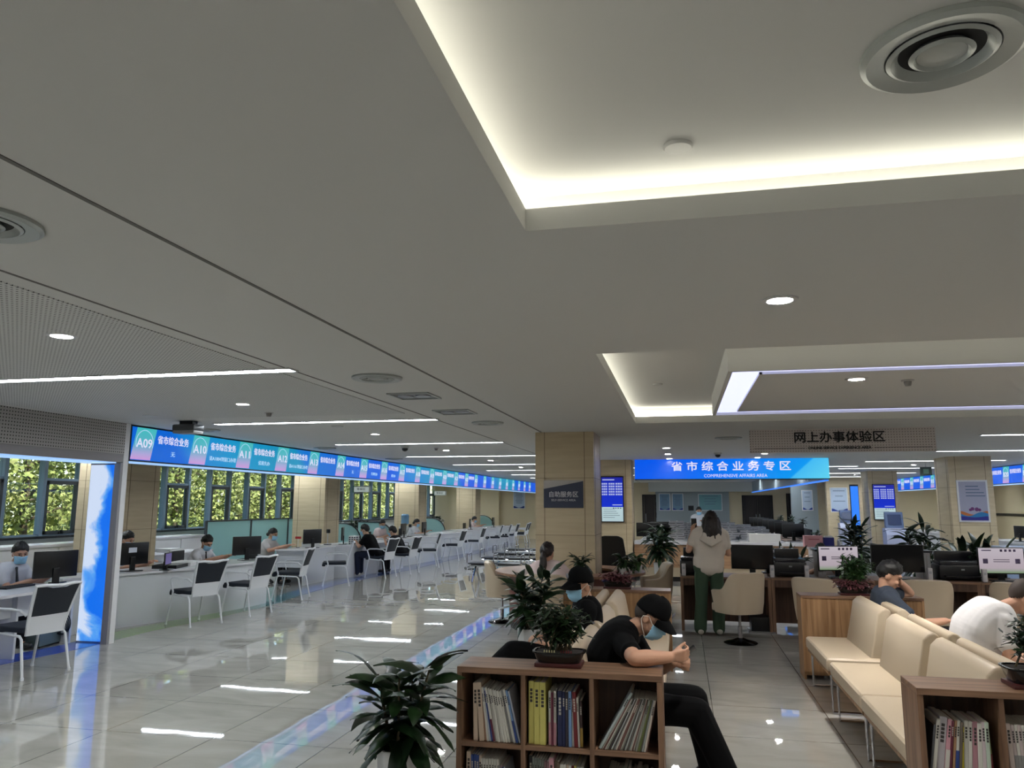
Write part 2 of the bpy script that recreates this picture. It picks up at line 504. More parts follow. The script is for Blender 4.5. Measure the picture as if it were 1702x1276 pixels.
for k, (y, x, L) in enumerate(((12.12, 4.22, 0), (15.69, 4.68, 0), (19.2, 4.2, 0), (22.9, 4.3, 0), (26.4, 4.3, 0), (29.9, 4.3, 0), (33.4, 7.4, 0))):
    copy_tree(st, (x, y, CH), 0, 'slim cool white ceiling strip in the hall behind the hanging board, %s row from it' % NTH[k], 'ceiling strips beyond the hanging board')
for k, (x, y) in enumerate(((-1.7, 21.6), (1.6, 21.6), (-1.7, 27.2), (1.6, 27.2), (-1.7, 32.5), (1.6, 32.5))):
    copy_tree(st, (x, y, CH), 0, 'cool white ceiling strip above the document island, number %s of six from the wide sign' % ['one', 'two', 'three', 'four', 'five', 'six'][k], 'ceiling strips above the document island')
for k in range(9):
    copy_tree(st, (-11.6, 6.9 + 3.48 * k, CH), 0, 'slim ceiling strip above the staff side behind the blue band, %s from the viewer' % NTH[k], 'ceiling strips above the staff side')
    copy_tree(st, (9.0, 6.9 + 3.48 * k, CH), 0, 'slim unseen ceiling strip added behind the far-side blue band, %s from the viewer' % NTH[k], 'ceiling strips added behind the far-side band')  # unseen strips, added to light the wall behind this band
def make_down():
    t = thing('downlight', 'x', 'ceiling light')
    MB().lathe([(.058, -.003), (.062, -.009), (.085, -.006), (.088, 0), (.058, 0)], (0, 0, 0), 24).build('ring', m_ring, t)
    MB().cyl((0, 0, 0), .058, -.005, -.001, 24).build('lens', m_down, t)
    return t
dl = make_down(); dl.location = (0.5, 3.83, CH); dl['label'] = 'round recessed downlight between the two coved ceiling recesses'
for k in range(-2, 9):
    copy_tree(dl, (-4.31, 6.91 + 3.47 * k, CH), 0, 'round lit downlight between the ceiling strips of the counter aisle, %s' % (NTH[k] + ' ahead' if k >= 0 else NTH[-k - 1] + ' behind the viewer'), 'downlights over the counter aisle')
for k, y in enumerate((13.98, 15.69, 17.3)):
    copy_tree(dl, (-0.24, y, CH), 0, 'round lit downlight of three before the wide blue sign, ' + ['biggest and highest', 'middle', 'lowest, touching the sign'][k], 'downlights before the wide blue sign')
for k, (x, y) in enumerate(((1.64, 15.9), (1.62, 17.2))):
    copy_tree(dl, (x, y, CH), 0, 'round lit downlight under the hanging board, ' + ('upper' if k == 0 else 'lower') + ' of two', 'downlights under the hanging board')
for k, (x, y) in enumerate(((5.74, 21.1), (5.8, 28.0))):
    copy_tree(dl, (x, y, CH), 0, 'round lit downlight between ceiling strips near the beige poster pillar, ' + ('brighter one' if k == 0 else 'tiny one'))
for k, (x, y) in enumerate(((-3.6, 0.9), (-3.6, 3.8), (6.1, 3.8), (6.0, 7.4), (8.8, 3.8), (8.8, 7.4), (8.8, 11), (-1.2, -4), (1.6, -4), (4.4, -4), (5.9, 5.2), (5.9, 9.2), (6.9, 6.2), (6.9, 8.6))):  # unseen downlights added to brighten the hall
    copy_tree(dl, (x, y, CH), 0, 'round downlight added outside the view to light the hall, ' + NTH[k] + ' of the hall grid', 'downlights of the added hall grid outside the view')
for k, (x, y) in enumerate(((0.6, -.4), (2.4, -.4), (4.2, -.4), (3.9, 1.0))):  # extra downlights out of sight, added for light on the foreground
    copy_tree(dl, (x, y, 2.90), 0, 'round downlight added to the big coved recess outside the view for light, %s' % NTH[k], 'downlights added to the big recess outside the view')
m_dif = mat('diffuser grey enamel', (0.66, 0.68, 0.67), 0.3, 0.1)
def make_round(r):
    t = thing('air_diffuser', 'x', 'air diffuser')
    def rg(a): return [(a - .03, .0), (a - .035, -.004), (a, -.022), (a + .012, -.02), (a - .015, .012)]
    MB().lathe([(r, 0), (r, -.014), (r - .015, -.022), (r - .06, -.014), (r - .085, .018), (r - .07, .03)], (0, 0, 0), 48).build('outer_ring', m_dif, t)
    for q in (.62, .34):
        MB().lathe([(r * q - .05, .022), (r * q - .012, -.006), (r * q, -.022), (r * q + .012, -.016), (r * q - .03, .03)], (0, 0, 0), 40).build('cone_ring', m_dif, t)
    MB().lathe([(0, -.02), (r * .3, -.014), (r * .3, -.008), (0, -.01)], (0, 0, 0), 32).build('centre_disc', m_dif, t)
    MB().lathe([(0, -.001), (r - .02, -.001), (r - .02, .0), (0, .0)], (0, 0, 0), 32).build('dark_throat', m_dark, t)
    return t
rd = make_round(0.2); rd.location = (0.715, 2.08,  2.90); rd['label'] = 'large round multi-ring air diffuser inside the big coved recess'
for x, y, z, lab in ((-2.41, 2.13, CH, 'round air diffuser cut by the picture edge above the perforated ceiling'), (-2.34, 5.64, CH, 'round air diffuser beside the two square twin spotlights, bigger one'), (-2.32, 9.15, CH, 'thin-looking round air diffuser before the beige self-service pillar'),
                     (-6.3, 12.85, CH, 'dark round air diffuser just above the blue band, second along it'), (-6.35, 9.3, CH, 'dark round air diffuser above the blue band beside the hanging grey unit'), (0.72, 11.97, CH, 'dark round air diffuser over the wide blue sign'), (-6.3, 16.3, CH, 'dark round air diffuser above the blue band, third along it'), (2.6, 14.4, CH, 'dark round air diffuser under the hanging perforated board')):
    copy_tree(rd, (x, y, z), 0, lab, 'round ceiling air diffusers')
rd['group'] = 'round ceiling air diffusers'
# square twin spotlights (unlit)
def make_square():
    t = thing('square_spotlight', 'x', 'ceiling light'); h = .2
    b = MB(); b.box(-h, h, -h, -h + .02, -.012, 0).box(-h, h, h - .02, h, -.012, 0).box(-h, -h + .02, -h, h, -.012, 0).box(h - .02, h, -h, h, -.012, 0)
    b.build('frame', m_dif, t, smooth=False)
    MB().box(-h + .02, h - .02, -h + .02, h - .02, -.002, 0).build('recess_plate', mat('grey recess', (0.45, 0.46, 0.46), 0.5), t, smooth=False)
    for s in (-1, 1):
        MB().lathe([(0, -.004), (.05, -.006), (.07, -.014), (.075, -.002)], (s * .085, 0, 0), 24).build('lens', m_alu, t)
    return t
sq = make_square(); sq.location = (-2.4, 6.69, CH); sq['label'] = 'square recessed twin spotlight next to the round diffuser'
copy_tree(sq, (-2.39, 7.98, CH), 0, 'square recessed twin spotlight, smaller and farther along the ceiling seam')
m_det = mat('detector white', (0.74, 0.74, 0.73), 0.4)
def detector(x, y, z, r, lab, name='smoke_detector', cat='smoke detector', dome=True):
    t = thing(name, lab, cat, (x, y, z))
    MB().lathe([(0, -.012), (r * .9, -.012), (r, -.004), (r, 0), (0, 0)], (0, 0, 0), 28).build('base', m_det, t)
    if dome: MB().lathe([(0, -.05), (r * .45, -.048), (r * .55, -.03), (r * .6, -.012)], (0, 0, 0), 20).build('sensor_head', mat('detector grey', (0.5, 0.49, 0.48), 0.5), t)
    return t
detector(.025, 2.5, 2.90, .05, 'flat round ceiling detector inside the big coved recess', dome=False)
detector(-.2, 7.79, 2.90, .05, 'flat round ceiling detector inside the recess beside the light tray', dome=False)
detector(-4.43, 7.63, CH, .05, 'small smoke detector beside the lit downlight over the aisle')
detector(-4.35, 9.2, CH, .08, 'thin flat disc on the ceiling behind the smoke detector', 'ceiling_speaker', 'speaker', False)
detector(-5.93, 7.64, CH, .09, 'pale flat disc on the ceiling above the blue band start', 'ceiling_speaker', 'speaker', False)
detector(-4.3, 13.2, CH, .05, 'tiny smoke detector beside the second aisle downlight')
def dome_cam(x, y, lab):
    t = thing('dome_camera', lab, 'security camera', (x, y, CH))
    MB().lathe([(0, 0), (.075, 0), (.075, -.03), (.06, -.04), (0, -.04)], (0, 0, 0), 24).build('housing', m_det, t)
    MB().lathe([(.055, -.038), (.05, -.07), (.03, -.09), (0, -.098)], (0, 0, 0), 20).build('dome', m_black, t)
dome_cam(.72, 15.49, 'dark dome security camera above the wide blue sign')
dome_cam(-4.71, 12.7, 'dark dome security camera on the ceiling over the aisle')
t = thing('ceiling_projector', 'grey boxy unit hanging from the ceiling before the blue band', 'projector', (-5.9, 8.3, CH))
MB().box(-.09, .09, -.05, .05, -.05, 0).build('mount', m_black, t)
MB().box(-.15, .15, -.11, .11, -.12, -.045, .02).build('body', mat('dark grey casing', (0.27, 0.28, 0.29), 0.4), t)
MB().box(-.145, .145, -.10, .10, -.155, -.118, .01).build('lower_cover', mat('pale casing', (0.62, 0.62, 0.62), 0.4), t)
def spot_in(fix, watts):
    d = bpy.data.lights.new('downlight_lamp', 'SPOT'); d.energy = watts; d.spot_size = R(135); d.spot_blend = 1.0; d.shadow_soft_size = .055; d.color = (1, .97, .92)
    o = bpy.data.objects.new('downlight_lamp', d); link(o, fix); o.location = (0, 0, -.012)
# hanging light tray in the second recess
t = thing('light_tray', 'long hanging ceiling tray with a cool white lit border', 'ceiling light', (0.37, 5.86, 2.66))
x1, y1, H = 4.6, 2.98, .24
b = MB(); w = .035
b.box(0, x1, 0, w, 0.02, H).box(0, x1, y1 - w, y1, 0.02, H).box(0, w, w, y1 - w, 0.02, H).box(x1 - w, x1, w, y1 - w, 0.02, H)
b.build('tray_frame', m_ceil, t, smooth=False)
m_tray = mat('cool tray light', (0.84, 0.85, 1.0), 0.5, 0, 0, 1.45, (0.80, 0.82, 1.0))
b = MB(); b.box(w, x1 - w, w, .27, .05, .06).box(w, x1 - w, y1 - .27, y1 - w, .05, .06).box(w, .27, .27, y1 - .27, .05, .06).box(x1 - .27, x1 - w, .27, y1 - .27, .05, .06)
b.build('lit_border', m_tray, t, smooth=False)
MB().box(.27, x1 - .27, .27, y1 - .27, .035, .09).build('inner_panel', m_ceil, t, smooth=False)
b = MB(); b.box(.25, x1 - .25, .25, .27, .03, .08).box(.25, x1 - .25, y1 - .27, y1 - .25, .03, .08).box(.25, .27, .25, y1 - .25, .03, .08).box(x1 - .27, x1 - .25, .25, y1 - .25, .03, .08)
b.build('inner_edge', m_ring, t, smooth=False)
for x, lab in ((1.4, 'round lit downlight in the panel of the hanging light tray'), (3.6, 'round lit downlight in the tray panel beyond the picture edge')):
    spot_in(copy_tree(dl, (x, 6.5, 2.695), 0, lab), 215)
detector(1.82, 6.66, 2.695, .05, 'small smoke detector in the panel of the hanging light tray')
# hanging perforated board with raised writing
m_pboard = m_perforated('perforated board', (0.84, 0.81, 0.80), (0.30, 0.27, 0.27), 0, 2, 0.034, 0.16)
t = thing('hanging_sign_board', 'long perforated white board with black Chinese writing hung over the online desks', 'sign', (0.93, 10.8, 2.38))
MB().box(0, 2.3, 0, .06, 0, .31).build('board', m_pboard, t, smooth=False)
m_ink = mat('black lettering', (0.05, 0.055, 0.07), 0.4)
M = face_m((1.13, -.004, .19), (1, 0, 0), (0, 0, 1))
lettering('网上办事体验区', .155, M, m_ink, t, bold=.0035, width=1.12)
lettering('ONLINE SERVICE EXPERIENCE AREA', .05, face_m((1.13, -.004, .055), (1, 0, 0), (0, 0, 1)), m_ink, t, bold=.002, width=.78)
for a, c in ((.05, .70), (1.56, 2.25)): MB().box(a, c, -.003, 0, .052, .058).build('rule_line', m_ink, t, smooth=False)
spot_in(dl, 110)
# ================================================================ counter aisle
def m_lit(name, strength=1.0):
    m = mat(name, (0.02, 0.02, 0.03), 0.25, 0, 0.3, strength, (1, 1, 1)); return m, NT(m)
# blue sky with clouds
m_sky, g = m_lit('sky picture screen', 1.0)
p = g.pos(); q = g.sep(p)
f = g.noise(g.scale(p, (1.6, 1.6, 1.15)), 1.5, 8, 0.5)
f = g.math('ADD', f, g.math('MULTIPLY', g.math('ADD', q[0], 7.12), -0.75))
f = g.math('ADD', f, g.math('MULTIPLY', q[2], 0.02))
g.l(g.ramp(f, [(0.485, (0.10, 0.46, 0.97)), (0.555, (0.36, 0.66, 0.99)), (0.625, (0.84, 0.90, 1.0))]), g.b.inputs['Emission Color'])
m_grey = mat('portal grey', (0.56, 0.55, 0.57), 0.45)
m_perf = m_perforated('perforated fascia', (0.66, 0.65, 0.65), (0.06, 0.06, 0.06), 1, 2, 0.036, 0.2)
t = thing('portal_frame', 'white portal with perforated head and a glowing blue sky pillar', 'portal', (-6.85, 8.42, 0))
MB().box(-.5, -.055, .0, .045, 0, 2.2).build('sky_pillar_back', m_grey, t, smooth=False)
MB().box(-.48, -.09, -.02, 0, .02, 2.17).build('sky_screen', m_sky, t, smooth=False)
MB().box(-.05, .0, -.035, .05, 0, CH).build('white_jamb', m_white, t, smooth=False)
MB().box(-.5, -.05, -.09, -.02, 2.19, 2.2).box(-.09, -.004, -.075, -.036, 0, 2.19).build('inner_edge', m_grey, t, smooth=False)
MB().box(-.5, -.01, -3.6, -.036, 2.2, CH).build('head_beam', m_grey, t, smooth=False)
MB().box(-.01, .004, -3.6, -.04, 2.3, CH).build('perforated_panel', m_perf, t, smooth=False)
m_glow, g = m_lit('pale blue glow strip', 1.15); g.b.inputs['Emission Color'].default_value = lin((0.62, 0.78, 0.98))
MB().box(-.45, -.05, -3.5, -.1, 2.185, 2.2).build('soffit_light', m_glow, t, smooth=False)
MB().box(-.5, 0, -3.7, -3.6, 0, CH).build('white_jamb', m_white, t, smooth=False)
# long LED band
m_band, g = m_lit('blue LED band', 1.0)
q = g.sep(g.pos()); f = g.math('DIVIDE', g.math('SUBTRACT', g.math('ADD', q[1], g.math('MULTIPLY', q[2], 0.9)), 10.5), 28.0)
BL, TL, BL2 = (0.0, 0.40, 0.86), (0.05, 0.58, 0.76), (0.02, 0.36, 0.90)
g.l(g.ramp(f, [(0, BL), (.04, BL), (.05, (0.05, 0.52, 0.85)), (.09, (0.06, 0.60, 0.82)), (.14, TL), (.165, TL), (.175, (0.02, 0.47, 0.85)), (.24, BL), (.33, BL2), (.38, (0.04, 0.52, 0.84)), (.45, TL), (.52, TL), (.55, BL2), (.68, BL2), (.74, TL), (.82, TL), (.86, BL2), (1, BL2)]), g.b.inputs['Emission Color'])
m_bandb, g = m_lit('plain blue LED band', 1.0); g.b.inputs['Emission Color'].default_value = lin((0.02, 0.38, 0.93))
m_tile, g = m_lit('number tile', 1.0); q = g.sep(g.pos())
g.l(g.ramp(g.math('DIVIDE', g.math('SUBTRACT', q[2], 2.24), 0.42), [(0, (0.83, 0.60, 0.86)), (.22, (0.68, 0.66, 0.86)), (.5, (0.36, 0.70, 0.80)), (1, (0.27, 0.76, 0.76))]), g.b.inputs['Emission Color'])
m_ledw, g = m_lit('lit white lettering', 1.0); g.b.inputs['Emission Color'].default_value = lin((0.90, 0.90, 1.0))
m_ledp, g = m_lit('lit pale lettering', 1.0); g.b.inputs['Emission Color'].default_value = lin((0.70, 0.86, 0.98))
def led_band(x, y0, y1, side, lab, first, letter, n, skip=()):
    """side +1: screen looks to +x and reads along +y; -1: mirrored"""
    t = thing('led_display_band', lab, 'LED display', (x, y0 if side > 0 else y1, 2.19))
    L = y1 - y0
    MB().box(-.22 if side > 0 else 0, 0 if side > 0 else .22, 0 if side > 0 else -L, L if side > 0 else 0, .03, .478).build('cabinet', m_black, t, smooth=False)
    e = .004 * side
    def strip(a, c, z0, z1, m, nm, d=1):
        ya, yb = (a, c) if side > 0 else (-c, -a)
        return MB().box(min(0, e * d), max(0, e * d), ya, yb, z0, z1).build(nm, m, t, smooth=False)
    strip(.02, L - .02, .05, .476, m_band if letter == 'A' else m_bandb, 'screen')
    strip(0, L, .0, .03, m_glow, 'lower_light')
    u = (0, side, 0)
    for k in range(n):
        a = (first + k * 1.195)
        if a + .5 > L: break
        sk = .05
        pts = [(e * 1.6, side * (a - sk), .06), (e * 1.6, side * (a + .38 - sk), .06), (e * 1.6, side * (a + .43), .475), (e * 1.6, side * (a + .05), .475)]
        MB().raw([(e * .9, p[1], p[2]) for p in pts] + pts, [(4, 5, 6, 7), (0, 1, 5, 4), (1, 2, 6, 5), (2, 3, 7, 6), (3, 0, 4, 7)]).build('number_tile', m_tile, t, smooth=False)
        b = MB(); arc = [(e * 2, side * (a + .2 + .165 * math.cos(w)), .28 + .165 * math.sin(w)) for w in [R(-20 + 220 * i / 24) for i in range(25)]]
        b.tube(arc, .005, 5); b.build('ring_mark', m_ledp, t)
        num = '%s%02d' % (letter, 9 + k)
        lettering(num, .165, face_m((e * 2, side * (a + .2), .27), u, (0, 0, 1)), m_ledw, t, bold=.0022, width=.3)
        if k < 14: lettering('省市综合业务', .12, face_m((e * 1.6, side * (a + .79), .335), u, (0, 0, 1)), m_ledw, t, width=.66, bold=.0016)
        sec = {0: '无', 1: '请A1004到窗口办理', 2: '优税先办', 3: '请A1161到窗口办理', 5: '无', 6: '先到先办', 7: '优先办'}.get(k)
        if sec and letter == 'A': lettering(sec, .075, face_m((e * 1.6, side * (a + .79), .16), u, (0, 0, 1)), m_ledp, t, width=min(.7, .09 * len(sec)))
    return t
led_band(-6.85, 8.48, 36.6, 1, 'long blue LED band with window numbers running above the white counters', .06, 'A', 23)
# ---------------------------------------------------------------- counters
m_ctr = mat('white counter laminate', (0.80, 0.81, 0.83), 0.32)
m_ctop = mat('white counter top', (0.86, 0.86, 0.88), 0.25)
def counter(front, depth, lab, z=.73):
    x0, y0 = front[0]
    t = thing('service_counter', lab, 'counter', (x0, y0, 0), 0, 'white service counters under the blue band')
    f = [(x - x0, y - y0) for x, y in front]
    back = [(f[-1][0] - depth, f[-1][1]), (f[0][0] - depth * .8, f[0][1])]
    MB().prism(f + back, z - .03, z, 'z').build('worktop', m_ctop, t, smooth=False)
    pts, fs = [], []
    for i, (x, y) in enumerate(f):
        pts += [(x - .04, y, .0), (x - .04, y, z - .03), (x - .07, y, 0), (x - .07, y, z - .03)]
        if i: a = 4 * i - 4; fs += [(a, a + 4, a + 5, a + 1), (a + 2, a + 3, a + 7, a + 6)]
    n = len(pts) - 4; fs += [(0, 1, 3, 2), (n, n + 2, n + 3, n + 1)]
    MB().raw(pts, fs).build('front_panel', m_ctr, t)
    MB().box(f[0][0] - depth * .8 + .02, f[0][0] - .05, f[0][1] + .01, f[0][1] + .035, 0, z - .03).build('side_panel', m_ctr, t, smooth=False)
    MB().box(f[-1][0] - depth + .02, f[-1][0] - .05, f[-1][1] - .035, f[-1][1] - .01, 0, z - .03).build('side_panel', m_ctr, t, smooth=False)
    return t
def curve(pts, n=6):
    out = []
    for i in range(len(pts) - 1):
        p0, p1, p2, p3 = pts[max(i - 1, 0)], pts[i], pts[i + 1], pts[min(i + 2, len(pts) - 1)]
        for k in range(n):
            s = k / n
            out.append(tuple(.5 * ((2 * p1[j]) + (-p0[j] + p2[j]) * s + (2 * p0[j] - 5 * p1[j] + 4 * p2[j] - p3[j]) * s * s + (-p0[j] + 3 * p1[j] - 3 * p2[j] + p3[j]) * s ** 3) for j in (0, 1)))
    return out + [pts[-1]]
counter(curve([(-7.8, 8.62), (-7.5, 9.6), (-7.27, 10.3), (-7.1, 11.0), (-7.0, 11.6), (-6.97, 12.3)]), .75, 'curved white counter beginning just behind the blue sky pillar')
sh = [(-7.95, 16.68), (-7.62, 16.78), (-7.45, 17.05), (-7.38, 17.8), (-7.28, 18.6), (-7.2, 19.6)]
counter(curve(sh), .8, 'white counter with rounded end beside the man in black')
for dy, lab in ((3.3, 'white counter past the man in black, before the blue water bottle'), (6.9, 'white counter behind the dark side-on chair, third along the band'), (10.5, 'white counter with long bluish face beyond the third chair group'), (14.1, 'white counter next to last along the blue band')):
    counter(curve([(x, y + dy) for x, y in sh]), .8, lab)
# small staff desk beside the ponytailed clerk
def small_desk(x0, x1, y0, y1, lab, z=.73):
    t = thing('staff_desk', lab, 'desk', (x0, y0, 0))
    w, d = x1 - x0, y1 - y0
    MB().box(0, w, 0, d, z - .03, z, .006).build('desk_top', m_ctop, t, smooth=False)
    MB().box(.02, .045, .03, d - .02, 0, z - .03).build('side_panel', m_ctr, t, smooth=False)
    MB().box(w - .045, w - .02, .03, d - .02, 0, z - .03).build('side_panel', m_ctr, t, smooth=False)
    MB().box(.045, w - .045, .06, .08, .36, z - .03).build('modesty_panel', m_ctr, t, smooth=False)
    return t
small_desk(-8.4, -7.72, 14.98, 16.5, 'short white desk end where the ponytailed clerk types')
t = thing('staff_desk', 'white desk with open front beside the blue sky pillar, where the masked clerk sits', 'desk', (-7.0, 8.36, 0))
f = curve([(-.36, 0), (-.12, -.35), (0, -.9), (.04, -1.6), (.0, -2.4)])
MB().prism(f + [(-.72, -2.4), (-.72, 0)], .70, .73, 'z').build('desk_top', m_ctop, t, smooth=False)
MB().box(-.3, -.27, -1.9, -.25, .44, .70).build('apron', m_ctr, t, smooth=False)
MB().box(-.66, -.36, -.05, -.02, 0, .70).build('side_panel', m_ctr, t, smooth=False)
MB().box(-.68, -.2, -1.02, -.99, 0, .70).build('side_panel', m_ctr, t, smooth=False)
# ---------------------------------------------------------------- visitor chairs
m_cw = mat('white chair frame', (0.84, 0.85, 0.87), 0.35)
m_navy = mat('navy seat fabric', (0.075, 0.105, 0.16), 0.8)
m_mesh = mat('navy back mesh', (0.055, 0.085, 0.13), 0.7)
def make_chair():
    t = thing('visitor_chair', 'x', 'chair')
    MB().box(-.22, .25, -.235, .235, .43, .485, .022, 3).box(.2, .27, -.23, .23, .40, .46, .02, 2).build('seat', m_navy, t)
    def bk(z, y): return -.225 - .16 * max(0.0, (z - .42) / .5) ** 1.3 + .9 * y * y * .35
    pts, fs = [], []
    Z = [.40, .48, .56, .585]; Y = [-.21, -.1, 0, .1, .21]
    for dx in (0, -.022):
        for z in Z:
            for y in Y: pts.append((bk(z, y) + dx, y, z))
    nz, ny = 4, 5
    for l in range(2):
        for i in range(nz - 1):
            for k in range(ny - 1):
                a = l * 20 + i * 5 + k; fs.append((a, a + 1, a + 6, a + 5))
    for i in range(nz - 1): fs += [(i * 5, i * 5 + 5, i * 5 + 25, i * 5 + 20), (i * 5 + 4, i * 5 + 24, i * 5 + 29, i * 5 + 9)]
    for k in range(ny - 1): fs += [(k, k + 20, k + 21, k + 1), (15 + k, 16 + k, 36 + k, 35 + k)]
    b = MB().raw(pts, fs)
    wy = lambda z: .205 + .045 * (z - .5) / .4
    ring = [(bk(z, wy(z)) - .01, -wy(z), z) for z in (.42, .55, .68, .80, .885)] + [(bk(.90, y) - .01, y, .895 - .02 * (1 - abs(y) / .24)) for y in (-.16, 0, .16)] + [(bk(z, wy(z)) - .01, wy(z), z) for z in (.885, .80, .68, .55, .42)]
    b.tube(ring, .017, 6)
    bk_o = b.build('backrest', m_cw, t)
    pts, fs = [], []
    for i in range(7):
        z = .575 + i * .05
        for k in range(7):
            y = (k / 3 - 1) * (wy(z) - .01); pts.append((bk(z, y) - .012, y, z - (.02 if i == 6 and k in (2, 3, 4) else 0)))
    m = len(pts); pts += [(x - .006, y, z) for x, y, z in pts]
    for i in range(6):
        for k in range(6): a = i * 7 + k; fs += [(a, a + 1, a + 8, a + 7), (m + a, m + a + 7, m + a + 8, m + a + 1)]
    MB().raw(pts, fs).build('back_mesh', m_mesh, bk_o)
    for s in (-1, 1):
        y = s * .262
        MB().tube([(-.25, s * .235, .60), (-.2, y, .645), (-.05, y, .655), (.14, y, .65), (.185, y, .635), (.195, y, .60), (.15, s * .25, .46), (.155, s * .25, .41)], .014, 7).build('armrest', m_cw, t)
        MB().tube([(.12, s * .235, .425), (.165, s * .25, .40), (.24, s * .265, .02)], .0135, 7).cyl((.242, s * .266, 0), .017, 0, .025, 8).build('leg', m_cw, t)
        MB().tube([(.12, s * .235, .415), (-.18, s * .235, .40), (-.215, s * .24, .37), (-.29, s * .255, .02)], .0135, 7).cyl((-.292, s * .256, 0), .017, 0, .025, 8).build('leg', m_cw, t)
    return t
ch0 = make_chair(); first = True
CHAIRS = [(-6.52, 6.82, 172, 'navy and white visitor chair facing the masked clerk, cut by the picture edge'),
    (-6.84, 10.03, 160, 'navy and white visitor chair on the green floor line beside the sky pillar'),
    (-6.66, 11.08, 172, 'navy and white visitor chair behind the first one at the curved counter'),
    (-6.95, 13.0, 192, 'navy and white visitor chair seen side-on before the ponytailed clerk'),
    (-7.16, 15.3, 205, 'navy and white visitor chair alone on the blue line before the rounded counter'),
    (-6.92, 17.2, 172, 'navy and white visitor chair under the man in black'),
    (-6.72, 18.25, 176, 'navy and white visitor chair with a dark bag behind the man in black'),
    (-6.75, 20.1, 205, 'navy and white visitor chair turned side-on past the bag chair'),
    (-6.82, 22.75, 176, 'navy and white visitor chair beyond the side-on one'),
    (-6.85, 25.3, 178, 'navy and white visitor chair before the clerk in white at the long counter'),
    (-6.85, 28.0, 200, 'navy and white visitor chair of a pair side by side, front one'),
    (-6.75, 29.0, 200, 'navy and white visitor chair of a pair side by side, rear one'),
    (-6.8, 30.6, 178, 'navy and white visitor chair in the last group, front'),
    (-6.6, 31.6, 182, 'navy and white visitor chair in the last group, in the middle'),
    (-6.75, 32.8, 182, 'navy and white visitor chair in the last group beside the pillar edge')]
for x, y, a, lab in CHAIRS:
    if first: ch0.location = (x, y, 0); ch0.rotation_euler = (0, 0, R(a)); ch0['label'] = lab; ch0['group'] = 'navy and white visitor chairs along the counters'; first = False
    else: copy_tree(ch0, (x, y, 0), R(a), lab)
# ---------------------------------------------------------------- monitors and desk things
m_scr = mat('monitor black', (0.045, 0.048, 0.055), 0.3)
m_off = mat('dark screen glass', (0.10, 0.10, 0.11), 0.12)
def make_monitor(w=.52, h=.31, sm=None):
    """screen looks to local +x"""
    t = thing('monitor', 'x', 'monitor')
    MB().box(-.03, 0, -w / 2, w / 2, .09, .09 + h, .008).build('panel', m_scr, t)
    MB().box(0, .003, -w / 2 + .012, w / 2 - .012, .105, .08 + h).build('screen', sm or m_off, t, smooth=False)
    MB().box(-.05, -.025, -.04, .04, .01, .2, .006).build('stand', m_scr, t)
    MB().box(-.12, .07, -.12, .12, 0, .012, .005).build('base', m_scr, t)
    return t
mon0 = make_monitor()
m_paper = mat('paper', (0.86, 0.86, 0.86), 0.7)
m_tagp = mat('white sticker', (0.88, 0.90, 0.95), 0.6)
MONS = [(-7.32, 7.95, 163, 'black monitor with its back to us on the desk beside the sky pillar'),
    (-7.75, 9.8, 165, 'black monitor carrying a white sticker on the counter behind the sky pillar'),
    (-7.32, 12.1, 150, 'tall dark monitor the masked clerk in white works at'),
    (-7.95, 15.75, 160, 'dark monitor before the ponytailed clerk'),
    (-7.95, 17.3, 200, 'wide dark monitor on the rounded counter facing the man in black'),
    (-7.75, 20.9, 185, 'black monitor beside the blue water bottle dispenser'),
    (-7.75, 22.7, 185, 'black wide monitor before the clerk with bare arm'),
    (-7.75, 28.0, 190, 'black monitor with small white sticker past the clerk in white'),
    (-7.6, 31.0, 185, 'small black monitor near the notice on the end wall'),
    (-9.75, 12.6, 20, 'black monitor on the low white cabinet under the windows')]
for i, (x, y, a, lab) in enumerate(MONS):
    z = .73 if i < 9 else .75
    if i == 0: mon0.location = (x, y, z); mon0.rotation_euler = (0, 0, R(a)); mon0['label'] = lab; mon0['group'] = 'clerks monitors on the counters'; o = mon0
    else: o = copy_tree(mon0, (x, y, z), R(a), lab)
    if i in (1, 7): MB().box(-.0335, -.03, -.06, .07, .26, .33).build('sticker', m_tagp, o, smooth=False)
t = thing('document_tablet', 'small tablet screen on a stand showing a lilac form', 'tablet', (-7.36, 10.1, .73), R(20))
MB().box(-.02, 0, -.15, .15, .07, .25, .006).build('case', m_scr, t)
m_lil, g = m_lit('lilac form screen', .55); g.b.inputs['Emission Color'].default_value = lin((0.50, 0.46, 0.72))
MB().box(0, .003, -.135, .135, .085, .235).build('screen', m_lil, t, smooth=False)
MB().box(-.06, -.01, -.03, .03, 0, .12).box(-.09, .05, -.1, .1, 0, .012).build('stand', m_scr, t)
def keyboard(x, y, z, rz, lab):
    t = thing('keyboard', lab, 'keyboard', (x, y, z), R(rz))
    MB().box(-.07, .07, -.22, .22, 0, .022, .005).build('case', m_scr, t)
    b = MB()
    for i in range(4):
        for k in range(12): b.box(-.055 + i * .028, -.033 + i * .028, -.205 + k * .034, -.178 + k * .034, .022, .028)
    b.build('key_field', mat('dark keys', (0.13, 0.13, 0.14), 0.5), t, smooth=False)
keyboard(-7.52, 7.62, .73, 5, 'black keyboard before the masked clerk beside the sky pillar')
